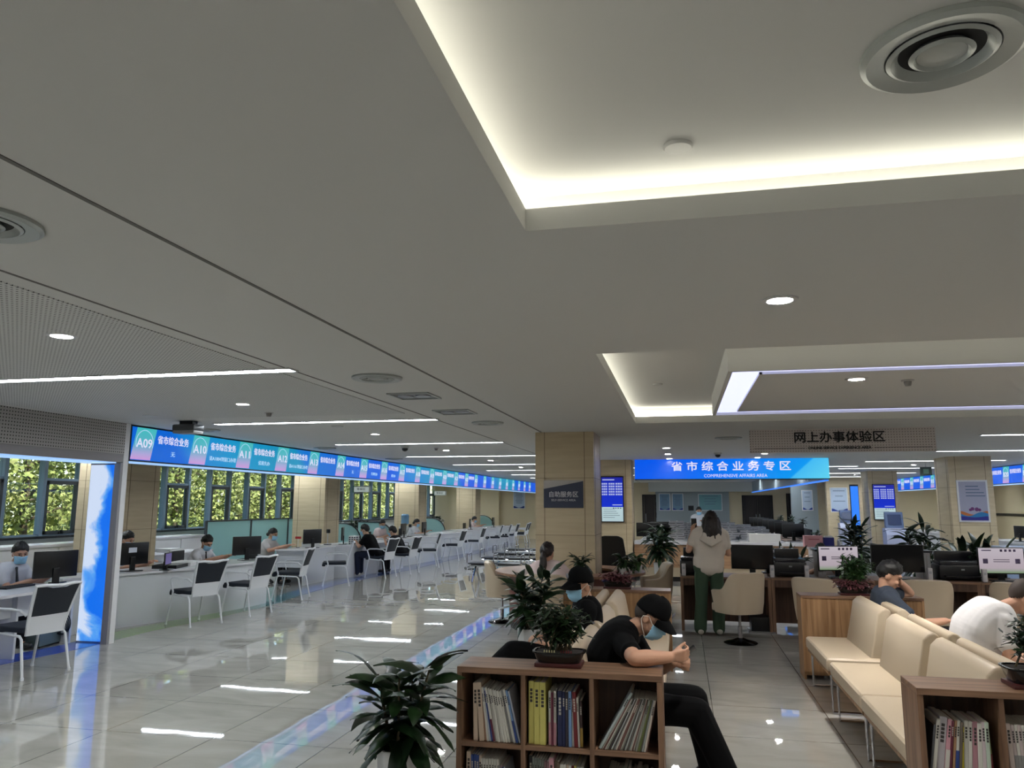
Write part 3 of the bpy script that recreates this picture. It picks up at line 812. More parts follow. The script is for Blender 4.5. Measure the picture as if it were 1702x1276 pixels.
# gooseneck document camera / phone posts
def doc_cam(x, y, lab):
    t = thing('document_camera', lab, 'document camera', (x, y, .73))
    MB().box(-.06, .06, -.08, .08, 0, .02, .005).build('base', m_scr, t)
    MB().tube([(0, 0, .02), (0, 0, .28)], .012, 8).build('post', m_cw, t)
    MB().box(-.03, .05, -.025, .025, .27, .36, .006).build('head', m_scr, t)
doc_cam(-7.42, 8.12, 'white post document camera beside the sky pillar')
doc_cam(-8.15, 16.95, 'black-headed document camera on the rounded counter')
doc_cam(-7.8, 21.6, 'document camera past the black monitor')
t = thing('computer_tower', 'grey computer tower on the floor under the clerk desk', 'computer', (-7.55, 8.12, 0), R(8))
MB().box(-.1, .1, -.2, .2, .02, .43, .012).build('case', mat('tower grey', (0.36, 0.42, 0.42), 0.45), t)
for x in (-.08, .08):
    for y in (-.17, .17): MB().cyl((x, y, 0), .015, 0, .022, 8).build('foot', m_black, t)
t = thing('cable', 'coil of black cables hanging beside the grey computer tower', 'cable', (-7.42, 8.26, .0))
b = MB()
for k in range(4): b.tube([(.02 * k - .03, .0 + .012 * k, .17 + .02 * k + (.08 + .008 * k) * math.sin(w)) if False else ((.075 + .008 * k) * math.cos(w), .012 * k - .02, .2 + .012 * k + (.09 + .01 * k) * math.sin(w)) for w in [2 * PI * i / 18 for i in range(18)]], .006, 5, True)
b.tube([(.05, 0, .3), (.02, 0, .45), (-.05, 0, .56), (-.1, 0, .7)], .005, 5)
b.tube([(-.07, 0, .17), (-.15, -.03, .04), (-.28, -.05, .012)], .006, 5)
b.build('cord', m_black, t)
# low cabinets and glass screens along the windows
m_frost = mat('frosted glass', (0.74, 0.86, 0.86), 0.3); 
g = NT(m_frost); _tr = g.n('BsdfTranslucent'); _tr.inputs[0].default_value = lin((0.86, 0.97, 0.97)); _mx = g.n('MixShader'); _mx.inputs[0].default_value = .65
g.l(g.b.outputs[0], _mx.inputs[1]); g.l(_tr.outputs[0], _mx.inputs[2]); g.l(_mx.outputs[0], g.t.nodes['Material Output'].inputs[0])
def glass_screen(x, y0, y1, z0, z1, lab, n):
    t = thing('glass_screen', lab, 'partition', (x, y0, 0)); L = (y1 - y0) / n
    for k in range(n):
        MB().box(-.008, .008, k * L + .03, (k + 1) * L - .03, z0, z1 - .02).build('frosted_pane', m_frost, t, smooth=False)
    for k in range(n + 1): MB().box(-.02, .02, k * L - .03, k * L + .03, 0, z1).build('post', m_sash, t, smooth=False)
    MB().box(-.02, .02, 0, y1 - y0, z1 - .02, z1 + .01).box(-.02, .02, 0, y1 - y0, z0 - .02, z0).build('rail', m_sash, t, smooth=False)
    return t
glass_screen(-10.2, 15.2, 20.6, .4, 1.3, 'frosted glass screen in dark frame between the clerks and the windows', 3)
t = thing('low_cabinet', 'long low white cabinet under the windows behind the clerks', 'cabinet', (-10.6, 9.4, 0))
MB().box(0, .5, 0, 5.6, .06, .98).build('body', m_wallwhite, t, smooth=False)
MB().box(-.01, .52, -.01, 5.61, .98, 1.02).build('top', m_ctop, t, smooth=False)
for k in range(7): MB().box(.5, .512, .02 + k * .8, .78 + k * .8, .08, .96).build('door', m_white, t, smooth=False)
small_desk(-10.05, -9.45, 12.0, 14.4, 'white desk before the low window cabinet carrying one black monitor', .75)
t = thing('paper_stack', 'flat stack of papers on the counter next to the masked clerk', 'papers', (-7.7, 11.0, .73), R(12))
MB().box(-.2, .2, -.3, .3, 0, .05).build('sheets', m_paper, t, smooth=False)
t = thing('document_tray', 'dark flat tray lying on the counter before the masked clerk', 'tray', (-7.6, 10.5, .73), R(15))
MB().box(-.18, .18, -.26, .26, 0, .012).build('tray_floor', m_scr, t, smooth=False)
MB().box(-.18, -.17, -.26, .26, .012, .05).box(.17, .18, -.26, .26, .012, .05).box(-.17, .17, -.26, -.25, .012, .05).box(-.17, .17, .25, .26, .012, .05).build('tray_side', m_scr, t, smooth=False)
# hanging lightbox signs above the glass screens
m_ibox, g = m_lit('white lit sign box', .55); g.b.inputs['Emission Color'].default_value = lin((0.8, 0.86, 0.84))
def hang_sign(x, y, lab, z=2.05, w=.46):
    t = thing('hanging_sign', lab, 'sign', (x, y, z))
    MB().box(-w / 2, w / 2, -.03, .03, -.08, .08, .01).build('sign_box', m_wallwhite, t)
    MB().box(-w / 2 + .02, w / 2 - .02, -.034, -.03, -.065, .06).build('sign_face', m_ibox, t, smooth=False)
    MB().box(-w / 2 + .0, -w / 2 + .03, -.036, .036, -.085, .09).build('end_cap', mat('green cap', (0.12, 0.42, 0.34), 0.4), t, smooth=False)
    for s in (-1, 1): MB().tube([(s * w * .35, 0, .08), (s * w * .35, 0, CH - z)], .004, 5).build('rod', m_alu, t)
    lettering('等候区', .07, face_m((0, -.036, 0), (1, 0, 0), (0, 0, 1)), m_ink, t, width=.24)
hang_sign(-8.05, 18.6, 'small white hanging sign before the narrow windows')
hang_sign(-8.3, 26.0, 'small white hanging sign farther along, before the beige pier')
# notice board on the end wall
m_poster = mat('poster paper', (0.70, 0.76, 0.84), 0.4)
m_pblue = mat('poster blue', (0.10, 0.22, 0.55), 0.4)
m_txt = mat('poster grey text', (0.36, 0.42, 0.52), 0.5)
def poster(x, y, z, w, h, lab, rows=8, face=-1, wave=True, frame=m_white, paper=None, cat='poster', dx=0):
    t = thing('wall_poster', lab, cat, (x, y, z))
    MB().box(-w / 2, w / 2, -.025, 0, -h / 2, h / 2).build('frame', frame, t, smooth=False)
    MB().box(-w / 2 + .03, w / 2 - .03, -.028, -.025, -h / 2 + .03, h / 2 - .03).build('sheet', paper or m_poster, t, smooth=False)
    b = MB(); rr = random.Random(len(lab))
    for k in range(rows):
        zz = h / 2 - .14 * h - k * .62 * h / max(rows, 1); L = (w * .7) * rr.uniform(.55, 1)
        b.box(-L / 2, L / 2, -.03, -.028, zz - .012 * h, zz + .012 * h)
    if rows: b.build('printed_text', m_txt, t, smooth=False)
    if wave:
        n = 14; top = [(-w / 2 + .03 + (w - .06) * i / n, -h / 2 + .1 * h + .05 * h * math.cos(2 * PI * i / n)) for i in range(n + 1)]
        MB().prism([(-w / 2 + .03, -h / 2 + .03)] + top + [(w / 2 - .03, -h / 2 + .03)], -.031, -.028, 'y').build('wave_print', m_pblue, t, smooth=False)
    return t
poster(-7.8, 37.2, 1.87, .6, .85, 'white framed notice on the beige end wall beyond the counters')

t = thing('patterned_box', 'white box with dark dotted pattern on the rounded counter before the man in black', 'box', (-7.62, 17.25, .73), R(20))
MB().box(-.12, .12, -.16, .16, 0, .2, .005, 1).build('carton', m_paper, t, smooth=False)
b = MB()
for i in range(4):
    for k in range(5): b.box(.12, .1225, -.145 + .06 * k, -.105 + .06 * k, .015 + .046 * i, .045 + .046 * i)
for i in range(4):
    for k in range(4): b.box(-.105 + .056 * k, -.07 + .056 * k, -.1625, -.16, .015 + .046 * i, .045 + .046 * i)
b.build('dot_pattern', mat('pattern slate', (0.22, 0.24, 0.30), 0.6), t, smooth=False)
t = thing('table_sign', 'small red card sign on a thin post on the short white desk', 'sign', (-8.25, 15.7, .73))
MB().cyl((0, 0, 0), .04, 0, .01, 14).build('base', m_scr, t); MB().tube([(0, 0, .01), (0, 0, .2)], .005, 6).build('post', m_cw, t); MB().box(-.07, .07, -.006, .006, .19, .24, .004).build('card', mat('red card', (0.72, 0.16, 0.17), 0.5), t)
t = thing('paper_stack', 'white paper pile on the low white desk under the windows', 'papers', (-9.75, 13.4, .75)); MB().box(-.15, .15, -.2, .2, 0, .07).build('sheets', m_paper, t, smooth=False)
t = thing('paper_stack', 'white paper pile on the short white desk behind the red card', 'papers', (-8.2, 16.2, .73)); MB().box(-.13, .13, -.18, .18, 0, .1).build('sheets', m_paper, t, smooth=False)
# ================================================================ lounge: bookcases, benches, dividers
m_walnut = m_wood('walnut veneer', (0.40, 0.30, 0.235), (0.56, 0.435, 0.345), 0)
m_walnutv = m_wood('walnut veneer upright', (0.40, 0.30, 0.235), (0.56, 0.435, 0.345), 2)
m_walnutd = m_wood('dark walnut veneer', (0.25, 0.175, 0.14), (0.35, 0.26, 0.21), 2)
m_oak = m_wood('oak veneer', (0.50, 0.37, 0.25), (0.66, 0.52, 0.38), 2)
def bookcase(x, y, lab):
    t = thing('bookcase', lab, 'bookcase', (x, y, 0)); W, D, H = 1.125, .29, .8
    MB().box(0, W, -.005, D, H - .032, H, .002, 1).build('top_board', m_walnut, t, smooth=False)
    MB().box(0, .028, 0, D, 0, H - .032).build('side_panel', m_walnutv, t, smooth=False)
    MB().box(W - .028, W, 0, D, 0, H - .032).build('side_panel', m_walnutv, t, smooth=False)
    for k in (1, 2): MB().box(W * k / 3 - .012, W * k / 3 + .012, .002, D - .02, .06, H - .032).build('divider', m_walnutv, t, smooth=False)
    for z in (.048, .405): MB().box(.028, W - .028, .005, D - .02, z - .024, z).build('shelf', m_walnut, t, smooth=False)
    MB().box(.028, W - .028, D - .02, D - .004, .036, H - .032).build('back_panel', m_walnutd, t, smooth=False)
    MB().box(.028, W - .028, .02, .04, 0, .036).build('plinth', m_walnutv, t, smooth=False)
BX, BY, RX, RY = -1.255, 4.30, 1.11, 4.32
bookcase(BX, BY, 'low open walnut bookcase with the guard leaning an arm on it')
bookcase(RX, RY, 'low open walnut bookcase with the black glossy plant bowl on top')
# books
m_pages = mat('book pages', (0.74, 0.72, 0.67), 0.8)
_bm = {}
def bookmat(c):
    if c not in _bm: _bm[c] = mat('book cover ' + '_'.join(str(int(v * 100)) for v in c), c, 0.45)
    return _bm[c]
NAMES = {}
def cname(c):
    r, g_, b = c; mx, mn = max(c), min(c)
    if mx - mn < .07: return 'white' if mx > .68 else 'pale grey' if mx > .5 else 'grey' if mx > .25 else 'black'
    if r == mx and g_ > .85 * r and b < .75 * r: return 'yellow' if b < .62 * r else 'cream'
    if r == mx: return 'dark red' if mx < .5 and g_ < .6 * r else 'pink' if b > .75 * r and g_ < .86 * r else 'cream' if mn > .55 else 'tan' if g_ > .6 * r else 'red'
    if g_ == mx: return 'green'
    return 'navy blue' if mx < .42 else 'light blue' if mn > .38 else 'blue'
def place_books(x0, y, z, w, specs, cubby, grp, thick=1.0, hs=1.19):
    """specs: (thickness, height, colour, lean in degrees (tops towards +x), optional lower band colour)"""
    x = x0
    for i, sp in enumerate(specs):
        t, h, c, a = sp[:4]; t *= thick; h *= hs
        if c is None: x += t; continue
        band = sp[4] if len(sp) > 4 else None
        d = .20 if h < .29 else .22
        b = MB(); b.box(0, t, .0, d, 0, h, min(.0025, t * .25), 1)
        b.mi = 1; b.box(t * .12, t * .88, .006, d - .003, h - .001, h + .0008)
        o = b.build('book', [bookmat(c), m_pages], None, smooth=False)
        th = R(a)
        if a >= 0: piv = Matrix.Translation((t, 0, 0)) @ Matrix.Rotation(th, 4, 'Y') @ Matrix.Translation((-t, 0, 0)); adv = t / math.cos(th)
        else: piv = Matrix.Rotation(th, 4, 'Y'); adv = t / math.cos(th)
        o.matrix_world = Matrix.Translation((x, y + rnd.uniform(.012, .028), z + .0005)) @ piv
        n = NTH[i] if i < 20 else 'topmost'
        kind = 'magazine' if t < .011 else 'thick book' if t > .026 else 'paperback'
        tag(o, '%s %s%s, %s in the %s' % (cname(c), kind, ' with %s foot' % cname(band) if band else '', n if i < 20 else NTH[i - 10] + ' plus ten', cubby), 'book', grp)
        if band: MB().box(.0004, t - .0004, -.0006, .001, .004, h * .42).build('spine_band', bookmat(band), o, smooth=False)
        dk = sum(c) < 1.2
        pm = mat('spine print light', (0.72, 0.70, 0.66), 0.5) if dk else mat('spine print dark', (0.20, 0.18, 0.18), 0.5)
        if t > .011:
            q = MB(); zz = h * .88
            for k in range(5 if i % 3 else 4):
                hh = min(t * .55, .014); q.box(t * .28, t * .72, -.0008, .0002, zz - hh, zz); zz -= hh * 1.35
            q.build('spine_print', pm, o, smooth=False)
        x += adv + .0006
CW, CR, TN, WB = (0.80, 0.79, 0.76), (0.78, 0.70, 0.62), (0.66, 0.50, 0.40), (0.72, 0.75, 0.80)
BLU, NVY, LBL, RED, MAR = (0.16, 0.26, 0.52), (0.10, 0.13, 0.28), (0.45, 0.58, 0.76), (0.42, 0.12, 0.14), (0.36, 0.12, 0.20)
YEL, GRY, BLK, PNK, GRN, OLV = (0.78, 0.75, 0.42), (0.52, 0.52, 0.52), (0.09, 0.09, 0.10), (0.78, 0.58, 0.62), (0.40, 0.56, 0.48), (0.44, 0.48, 0.28)
def slots(bx, k): return bx + (.028 if k == 0 else 1.125 * k / 3 + .012)
u1 = [(.01, 0, None, 0), (.027, .255, CR, -1), (.008, 0, None, 0), (.03, .258, CR, -4), (.013, .245, TN, -6), (.012, .24, CW, -7), (.012, .238, WB, -8), (.012, .225, BLU, -9), (.013, .24, CW, -10, MAR)] + [(.0135, .236 - .002 * k, CW, -10 - .3 * k) for k in range(6)] + [(.015, .232, GRY, -12), (.014, .238, CW, -12), (.013, .235, LBL, -12.5, BLU), (.011, .23, WB, -13)]
u1 = [(a, b_ * 1.0, c, d * 1.05) + tuple(r) for a, b_, c, d, *r in u1]
place_books(slots(BX, 0) + .062, BY + .01, .405, .34, u1[1:], 'upper cubby beside the big leafy plant', 'books in the upper cubby beside the leafy plant', .97)
u2 = [(.031, .275, YEL, 0), (.031, .272, YEL, 0), (.033, .272, YEL, 0), (.014, 0, None, 0), (.0155, .235, CW, 0, PNK), (.011, .232, MAR, 0), (.0165, .235, CW, 0, PNK), (.007, 0, None, 0), (.026, .24, NVY, 0), (.015, .238, NVY, 0), (.016, .236, (0.16, 0.14, 0.18), 0), (.017, .24, LBL, 0), (.013, .205, CW, 0), (.019, .238, RED, -2), (.012, .215, CW, -2), (.015, .20, (0.20, 0.12, 0.12), -1, (0.62, 0.50, 0.22))]
place_books(slots(BX, 1) + .012, BY + .01, .405, .34, u2, 'upper middle cubby under the bonsai', 'books in the upper middle cubby')
u3 = []
for k in range(27):
    a = 31 - k * .72; t = (.014, .007, .009, .006, .011)[k % 5] if k else .017
    c = [(0.66, 0.70, 0.70), (0.74, 0.70, 0.66), (0.40, 0.27, 0.24), (0.76, 0.75, 0.72), (0.50, 0.50, 0.46), (0.26, 0.23, 0.23), (0.70, 0.72, 0.72), (0.34, 0.32, 0.30)][k % 8]
    if k in (21, 22): c = OLV
    u3.append((t, .285 if k == 0 else .255 - .0012 * k, c, a))
place_books(slots(BX, 2) + .018, BY + .01, .405, .34, u3, 'upper cubby under the resting arm', 'magazines leaning in the upper cubby under the arm', .86)
l1 = [(.026, .25, CR, 0), (.015, .238, BLU, 0), (.015, .238, BLU, 0), (.015, .238, BLU, 0), (.02, .236, CR, -1)] + [(.0145, .225, CW, -3) for k in range(7)] + [(.015, .20, GRY, -5), (.014, .20, (0.62, 0.52, 0.56), -6), (.013, .195, BLU, -8), (.012, .195, WB, -9)]
place_books(slots(BX, 0) + .022, BY + .008, .048, .34, l1, 'lower cubby beside the big leafy plant', 'books in the lower cubby beside the leafy plant')
l2 = [(.02, .25, BLK, 0)] + [(.0125, .245 - .002 * k, (0.45, 0.47, 0.45) if k < 5 else (0.50, 0.38, 0.40), 0) for k in range(7)] + [(.027, .25, PNK, 0), (.015, .235, (0.42, 0.36, 0.30), 0), (.015, .235, (0.42, 0.36, 0.30), 0), (.022, .225, CW, 0), (.012, .226, CW, 0), (.012, .224, CR, 0), (.015, .225, CW, 0), (.012, .222, RED, 0), (.012, .222, YEL, 0), (.02, .218, (0.62, 0.63, 0.60), 0), (.02, .218, (0.62, 0.63, 0.60), 0)]
place_books(slots(BX, 1) + .014, BY + .008, .048, .34, l2, 'lower middle cubby', 'books in the lower middle cubby')
l3 = [(.02, .205, CW, 4), (.014, .205, CW, 4), (.012, .2, (0.50, 0.46, 0.44), 4), (.018, .2, CW, 4), (.014, .2, CW, 3), (.024, .215, GRN, 3, CW), (.014, .215, CW, 3), (.011, .19, TN, 3), (.012, .2, BLU, 3), (.013, .195, WB, 2), (.022, .21, CW, 2), (.012, .195, BLK, 2), (.024, .20, CW, 1), (.014, .185, CW, 1), (.016, .19, CR, 0)]
place_books(slots(BX, 2) + .05, BY + .008, .048, .34, l3, 'lower cubby under the resting arm', 'books in the lower cubby under the arm')
r1 = [(.011, .2, (0.30, 0.30, 0.32), 9), (.018, .225, CW, 9), (.036, .232, (0.70, 0.68, 0.70), 8), (.020, .225, PNK, 8, CW), (.012, .22, MAR, 7), (.014, .222, (0.60, 0.46, 0.34), 7), (.016, .222, CW, 6, BLU), (.010, .215, (0.38, 0.34, 0.30), 6), (.013, .195, (0.80, 0.74, 0.20), 5), (.019, .222, CW, 4), (.018, .22, CW, 4), (.023, .22, (0.66, 0.48, 0.52), 4), (.020, .215, CW, 3), (.017, .222, (0.78, 0.72, 0.74), 2), (.018, .222, (0.72, 0.78, 0.72), 1), (.013, .21, OLV, -2, RED)]
place_books(slots(RX, 0) + .012, RY + .01, .405, .34, r1, 'upper corner cubby by the cream seats', 'books in the upper cubby by the cream seats', 1.0, 1.1)
r2 = [(.022, .222, (0.78, 0.72, 0.70), -2)] + [(.015, .218, CW if k % 2 else (0.76, 0.70, 0.70), -2, GRY) for k in range(9)]
place_books(slots(RX, 1) + .012, RY + .01, .405, .34, r2, 'upper middle cubby under the black bowl', 'books in the upper cubby under the black bowl', 1.0, 1.1)
# wood panel dividers
def divider(x, y, lab):
    t = thing('lounge_divider', lab, 'divider', (x, y, 0)); W, D, H = 1.13, .30, .8
    MB().box(0, W, 0, D, H - .025, H).build('top_board', m_walnut, t, smooth=False)
    MB().box(.02, W - .02, .01, .03, .04, H - .025).build('front_panel', m_oak, t, smooth=False)
    MB().box(0, .02, .0, D, 0, H - .025).build('side_panel', m_oak, t, smooth=False)
    MB().box(W - .02, W, .0, D, 0, H - .025).build('side_panel', m_oak, t, smooth=False)
    MB().box(.02, W - .02, D - .03, D - .01, .04, H - .025).build('back_panel', m_oak, t, smooth=False)
divider(-1.27, 8.36, 'waist-high wood divider behind the guards, carrying the tray plant')
divider(1.13, 8.30, 'waist-high wood divider behind the man in grey-blue, carrying the reddish plant')
# upholstered bench seats (local: sits facing +x, backrest along y)
m_cream = mat('cream leather', (0.765, 0.70, 0.605), 0.42, 0, 0.4)
m_creamd = mat('cream leather piping', (0.60, 0.52, 0.42), 0.5)
def make_bench():
    t = thing('bench_seat', 'x', 'bench seat')
    L = 1.12
    MB().box(.09, .545, 0.01, L - .01, .34, .45, .035, 3).build('seat', m_cream, t)
    MB().box(.04, .53, .02, L - .02, .315, .34).build('seat_board', m_oak, t, smooth=False)
    prof = [(.035, .30), (.035, .62), (.005, .80), (.012, .835), (.04, .85), (.075, .84), (.115, .80), (.15, .62), (.185, .46), (.19, .30)]
    b = MB().prism([(x, z) for x, z in prof], 0.085, L - .075, 'y')
    bk = b.build('backrest', m_cream, t, auto=50)
    m = bk.modifiers.new('bevel', 'BEVEL'); m.width = .014; m.segments = 2; m.limit_method = 'ANGLE'; m.angle_limit = R(50); baked(bk)
    bk.data.shade_smooth(); bk.data.set_sharp_from_angle(angle=R(60))
    for y in (.08, L - .08):
        MB().tube([(.06, y, .315), (.06, y, .012), (.5, y, .012), (.5, y, .315)], .012, 8).build('leg', m_chrome, t)
    return t
bn = make_bench()
BENCH = [(1.12, 180, 1.70, 1), (1, 0, 1.70, 1)]
k = 0
SEATN = [(6.95, 'far'), (5.72, 'middle'), (4.61, 'near')]
WHERE = {('a', 0): 'cream bench seat against the divider on the open aisle side of the man in grey-blue', ('a', 1): 'cream bench seat, middle one of three along the wide aisle by the tub chairs', ('a', 2): 'cream bench seat tucked behind the bookcase with the black bowl, aisle side',
         ('b', 0): 'cream bench seat under the man in grey-blue', ('b', 1): 'cream bench seat under the man in the white T-shirt', ('b', 2): 'cream bench seat behind the black plant bowl',
         ('c', 0): 'cream empty bench seat before the guard with the phone, by the divider', ('c', 1): 'cream bench seat just ahead of the guard with the phone', ('c', 2): 'cream bench seat under the guard with the phone',
         ('d', 0): 'cream bench seat backing onto the empty one by the divider, counter side', ('d', 1): 'cream bench seat under the guard with crossed legs', ('d', 2): 'cream bench seat behind the bonsai on the bookcase'}
for row, xc, face in (('a', 1.665, 180), ('b', 1.70, 0), ('c', -.70, 0), ('d', -.735, 180)):
    for i, (y, nm) in enumerate(SEATN):
        loc = (xc, y if face == 0 else y + 1.12, 0)
        lab = WHERE[(row, i)]
        if k == 0: bn.location = loc; bn.rotation_euler = (0, 0, R(face)); bn['label'] = lab; bn['group'] = 'cream bench seats of the lounge'
        else: copy_tree(bn, loc, R(face), lab)
        k += 1
# ---------------------------------------------------------------- tub chairs
def make_tub():
    t = thing('tub_chair', 'x', 'armchair')
    n, prof = 40, []
    pts, fs = [], []
    for i in range(n + 1):
        a = R(-118 + 236 * i / n); s = abs(a)
        ca, sa = math.cos(a), math.sin(a)
        def rad(w, d): return 1.0 / ((abs(ca / d) ** 3 + abs(sa / w) ** 3) ** (1 / 3))
        ro, ri = rad(.285, .27), rad(.225, .205)
        top = .655 + (.21) * (1 / (1 + math.exp((math.degrees(s) - 62) / 5.5))) - .02 * max(0, (s - 1.4))
        flare = 1.06
        for r, z in ((ro * .93, .37), (ro * .99, .5), (ro * flare, top - .012), (ro * flare - .02, top), (ri * flare + .012, top), (ri * flare, top - .012), (ri, .47), (ri * .97, .40)):
            pts.append((-r * ca + .02, -r * sa, z))
    for i in range(n):
        for k in range(8):
            a, b = i * 8 + k, i * 8 + (k + 1) % 8; fs.append((a, b, b + 8, a + 8))
    fs += [tuple(range(8)), tuple(range(n * 8, n * 8 + 8))[::-1]]
    MB().raw(pts, fs).build('shell', m_cream, t, auto=60)
    MB().box(-.2, .29, -.215, .215, .37, .47, .03, 3).build('seat', m_cream, t)
    MB().cyl((0, 0, 0), .09, .345, .372, 20).build('seat_plate', m_black, t)
    MB().cyl((0, 0, 0), .026, .05, .2, 16).cyl((0, 0, 0), .018, .2, .35, 16).build('gas_column', m_chrome, t)
    MB().lathe([(0, 0), (.2, 0), (.205, .008), (.19, .02), (.10, .04), (.04, .065), (0, .065)], (0, 0, 0), 32).build('base_disc', mat('dark chrome', (0.20, 0.20, 0.21), 0.12, 1.0), t)
    return t
tb = make_tub()
TUB = [(.66, 10.2, 122, 'cream tub chair on a chrome pedestal next to the woman in green trousers'), (1.55, 9.72, 55, 'cream tub chair overlapping the divider with the reddish plant'), (2.66, 9.8, 88, 'cream tub chair behind the resting man in grey-blue'), (3.62, 9.65, 60, 'cream tub chair behind the head of the man in white'),
       (-1.62, 9.45, 88, 'cream tub chair under the seated woman in white'), (-2.60, 11.2, 12, 'cream tub chair with its side to us at the counter around the beige pillar'), (-.42, 11.5, 190, 'cream tub chair at the far side of the counter around the beige pillar')]
for i, (x, y, a, lab) in enumerate(TUB):
    if i == 0: tb.location = (x, y, 0); tb.rotation_euler = (0, 0, R(a)); tb['label'] = lab; tb['group'] = 'cream tub chairs'
    else: copy_tree(tb, (x, y, 0), R(a), lab)
# ---------------------------------------------------------------- ring counter round the self-service pillar
t = thing('round_counter', 'round wooden counter wrapped around the beige self-service pillar', 'counter', (-1.58, 11.05, 0))
def annulus(ro, ri, z0, z1):
    return MB().lathe([(ri, z0), (ro, z0), (ro, z1), (ri, z1), (ri, z0)], (0, 0, 0), 64)
m_ctab = m_wood('reddish wood top', (0.45, 0.32, 0.24), (0.60, 0.45, 0.35), 0)
annulus(1.06, .62, .735, .765).build('ring_top', m_ctab, t)
annulus(.86, .81, .1, .735).build('ring_skirt', mat('dark red laminate', (0.36, 0.17, 0.14), 0.4), t)
annulus(.84, .79, 0, .1).build('plinth', m_black, t)
t = thing('wall_sign', 'dark blue-grey self-service area sign on the beige pillar', 'sign', (-1.595, 10.6, 1.83))
MB().box(-.275, .275, -.015, 0, -.19, .19).build('sign_plate', mat('sign slate', (0.20, 0.225, 0.31), 0.4), t, smooth=False)
MB().prism([(-.275, .19), (.275, .19), (.275, .175), (-.275, .07)], -.017, -.015, 'y').build('white_corner', mat('sign white', (0.72, 0.70, 0.68), 0.4), t, smooth=False)
m_sw = mat('sign lettering white', (0.82, 0.82, 0.84), 0.4)
lettering('自助服务区', .085, face_m((0, -.018, -.01), (1, 0, 0), (0, 0, 1)), m_sw, t, bold=.001, width=.40)
lettering('SELF-SERVICE AREA', .04, face_m((0, -.018, -.085), (1, 0, 0), (0, 0, 1)), m_sw, t, width=.34)
# ---------------------------------------------------------------- online service desks
m_prn = mat('printer dark', (0.075, 0.075, 0.095), 0.3)
def desk(x0, x1, lab):
    t = thing('computer_desk', lab, 'desk', (x0, 11.0, 0), 0, 'walnut computer desks of the online service row'); w = x1 - x0
    MB().box(0, w, 0, .7, .695, .72).build('desk_top', m_walnut, t, smooth=False)
    for x in (0, w - .04): MB().box(x, x + .04, .02, .68, 0, .695).build('side_panel', m_walnutv, t, smooth=False)
    MB().box(.04, w - .04, .45, .47, .08, .695).build('modesty_panel', m_walnutd, t, smooth=False)
    MB().box(.04, w - .04, .02, .035, .60, .695).build('front_rail', m_walnutd, t, smooth=False)
DX = [-.05, 1.14, 2.44, 3.68, 4.95, 6.2]
for i, lab in enumerate(('walnut computer desk where the woman in green trousers stands', 'walnut computer desk with the printer, under the dark monitor gap', 'walnut computer desk behind the resting man in grey-blue', 'walnut computer desk with the lit monitor before the poster pillar', 'walnut computer desk at the picture edge by the white bin')):
    desk(DX[i], DX[i + 1] - .005, lab)
m_scrl, g = m_lit('pinkish lit screen', .75)
q = g.sep(g.n('TexCoord').outputs['Generated'])
g.l(g.ramp(q[2], [(0, (0.55, 0.66, 0.50)), (.12, (0.72, 0.72, 0.70)), (.2, (0.80, 0.74, 0.78)), (1, (0.86, 0.82, 0.86))]), g.b.inputs['Emission Color'])
m_ico = mat('screen print', (0.30, 0.24, 0.40), 0.5)
def pc(x, y, rz, lab, lit=False, w=.56, h=.33):
    t = make_monitor(w, h, m_scrl if lit else None)
    t.location = (x, y, .72); t.rotation_euler = (0, 0, R(rz)); t['label'] = lab; t['group'] = 'monitors of the online service row'
    if lit:
        b = MB()
        for k in range(4): b.box(.003, .005, .02 + .055 * k - (w - .40) / 2 + .06, .05 + .055 * k - (w - .40) / 2 + .06, .09 + h - .055, .09 + h - .025)
        for z in (.27, .245): b.box(.003, .005, -.1, .1, z, z + .008)
        for s in (-1, 1): b.box(.003, .005, s * .2 - .03, s * .2 + .03, .225, .285)
        b.box(.003, .005, -.24, -.12, .09 + h - .045, .09 + h - .032)
        b.build('screen_print', m_ico, t, smooth=False)
    return t
pc(.93, 11.28, 268, 'large dark monitor behind the tub chair, beside the woman in green trousers')
pc(2.05, 11.28, 285, 'lit monitor showing a pink-white page behind the reddish plant', True)
pc(2.78, 11.25, 272, 'wide dark all-in-one screen behind the resting man', w=.66, h=.36)
pc(4.02, 11.25, 278, 'lit monitor showing a pink-white page below the framed poster', True, .58, .34)
def printer(x, y, lab, w=.42):
    t = thing('printer', lab, 'printer', (x, y, .72))
    MB().box(-w / 2, w / 2, -.18, .18, .01, .20, .02, 2).build('body', m_prn, t)
    MB().box(-w / 2 + .01, w / 2 - .01, -.17, .16, .20, .245, .015, 2).build('scanner_lid', mat('printer lid', (0.12, 0.12, 0.15), 0.25), t)
    MB().box(-w / 2 + .05, w / 2 - .05, -.27, -.1, .05, .062).build('paper_tray', m_prn, t, smooth=False)
    MB().box(-.02, .02, -.184, -.18, .13, .15).build('badge', m_alu, t, smooth=False)
    MB().box(-w / 2 + .05, w / 2 - .05, .14, .22, .2, .36, .01).build('paper_feed', m_prn, t)
    for s in (-1, 1): MB().box(s * w * .4 - .02, s * w * .4 + .02, -.15, .15, 0, .01).build('foot', m_black, t, smooth=False)
printer(.16, 11.36, 'dark printer half hidden by the woman in green trousers')
printer(1.42, 11.4, 'dark printer below the leafy planter, between the dark and the lit monitor')
printer(3.55, 11.4, 'wide dark printer between the resting man and the lit monitor', .56)
m_wbox = mat('white plastic', (0.80, 0.79, 0.80), 0.4)
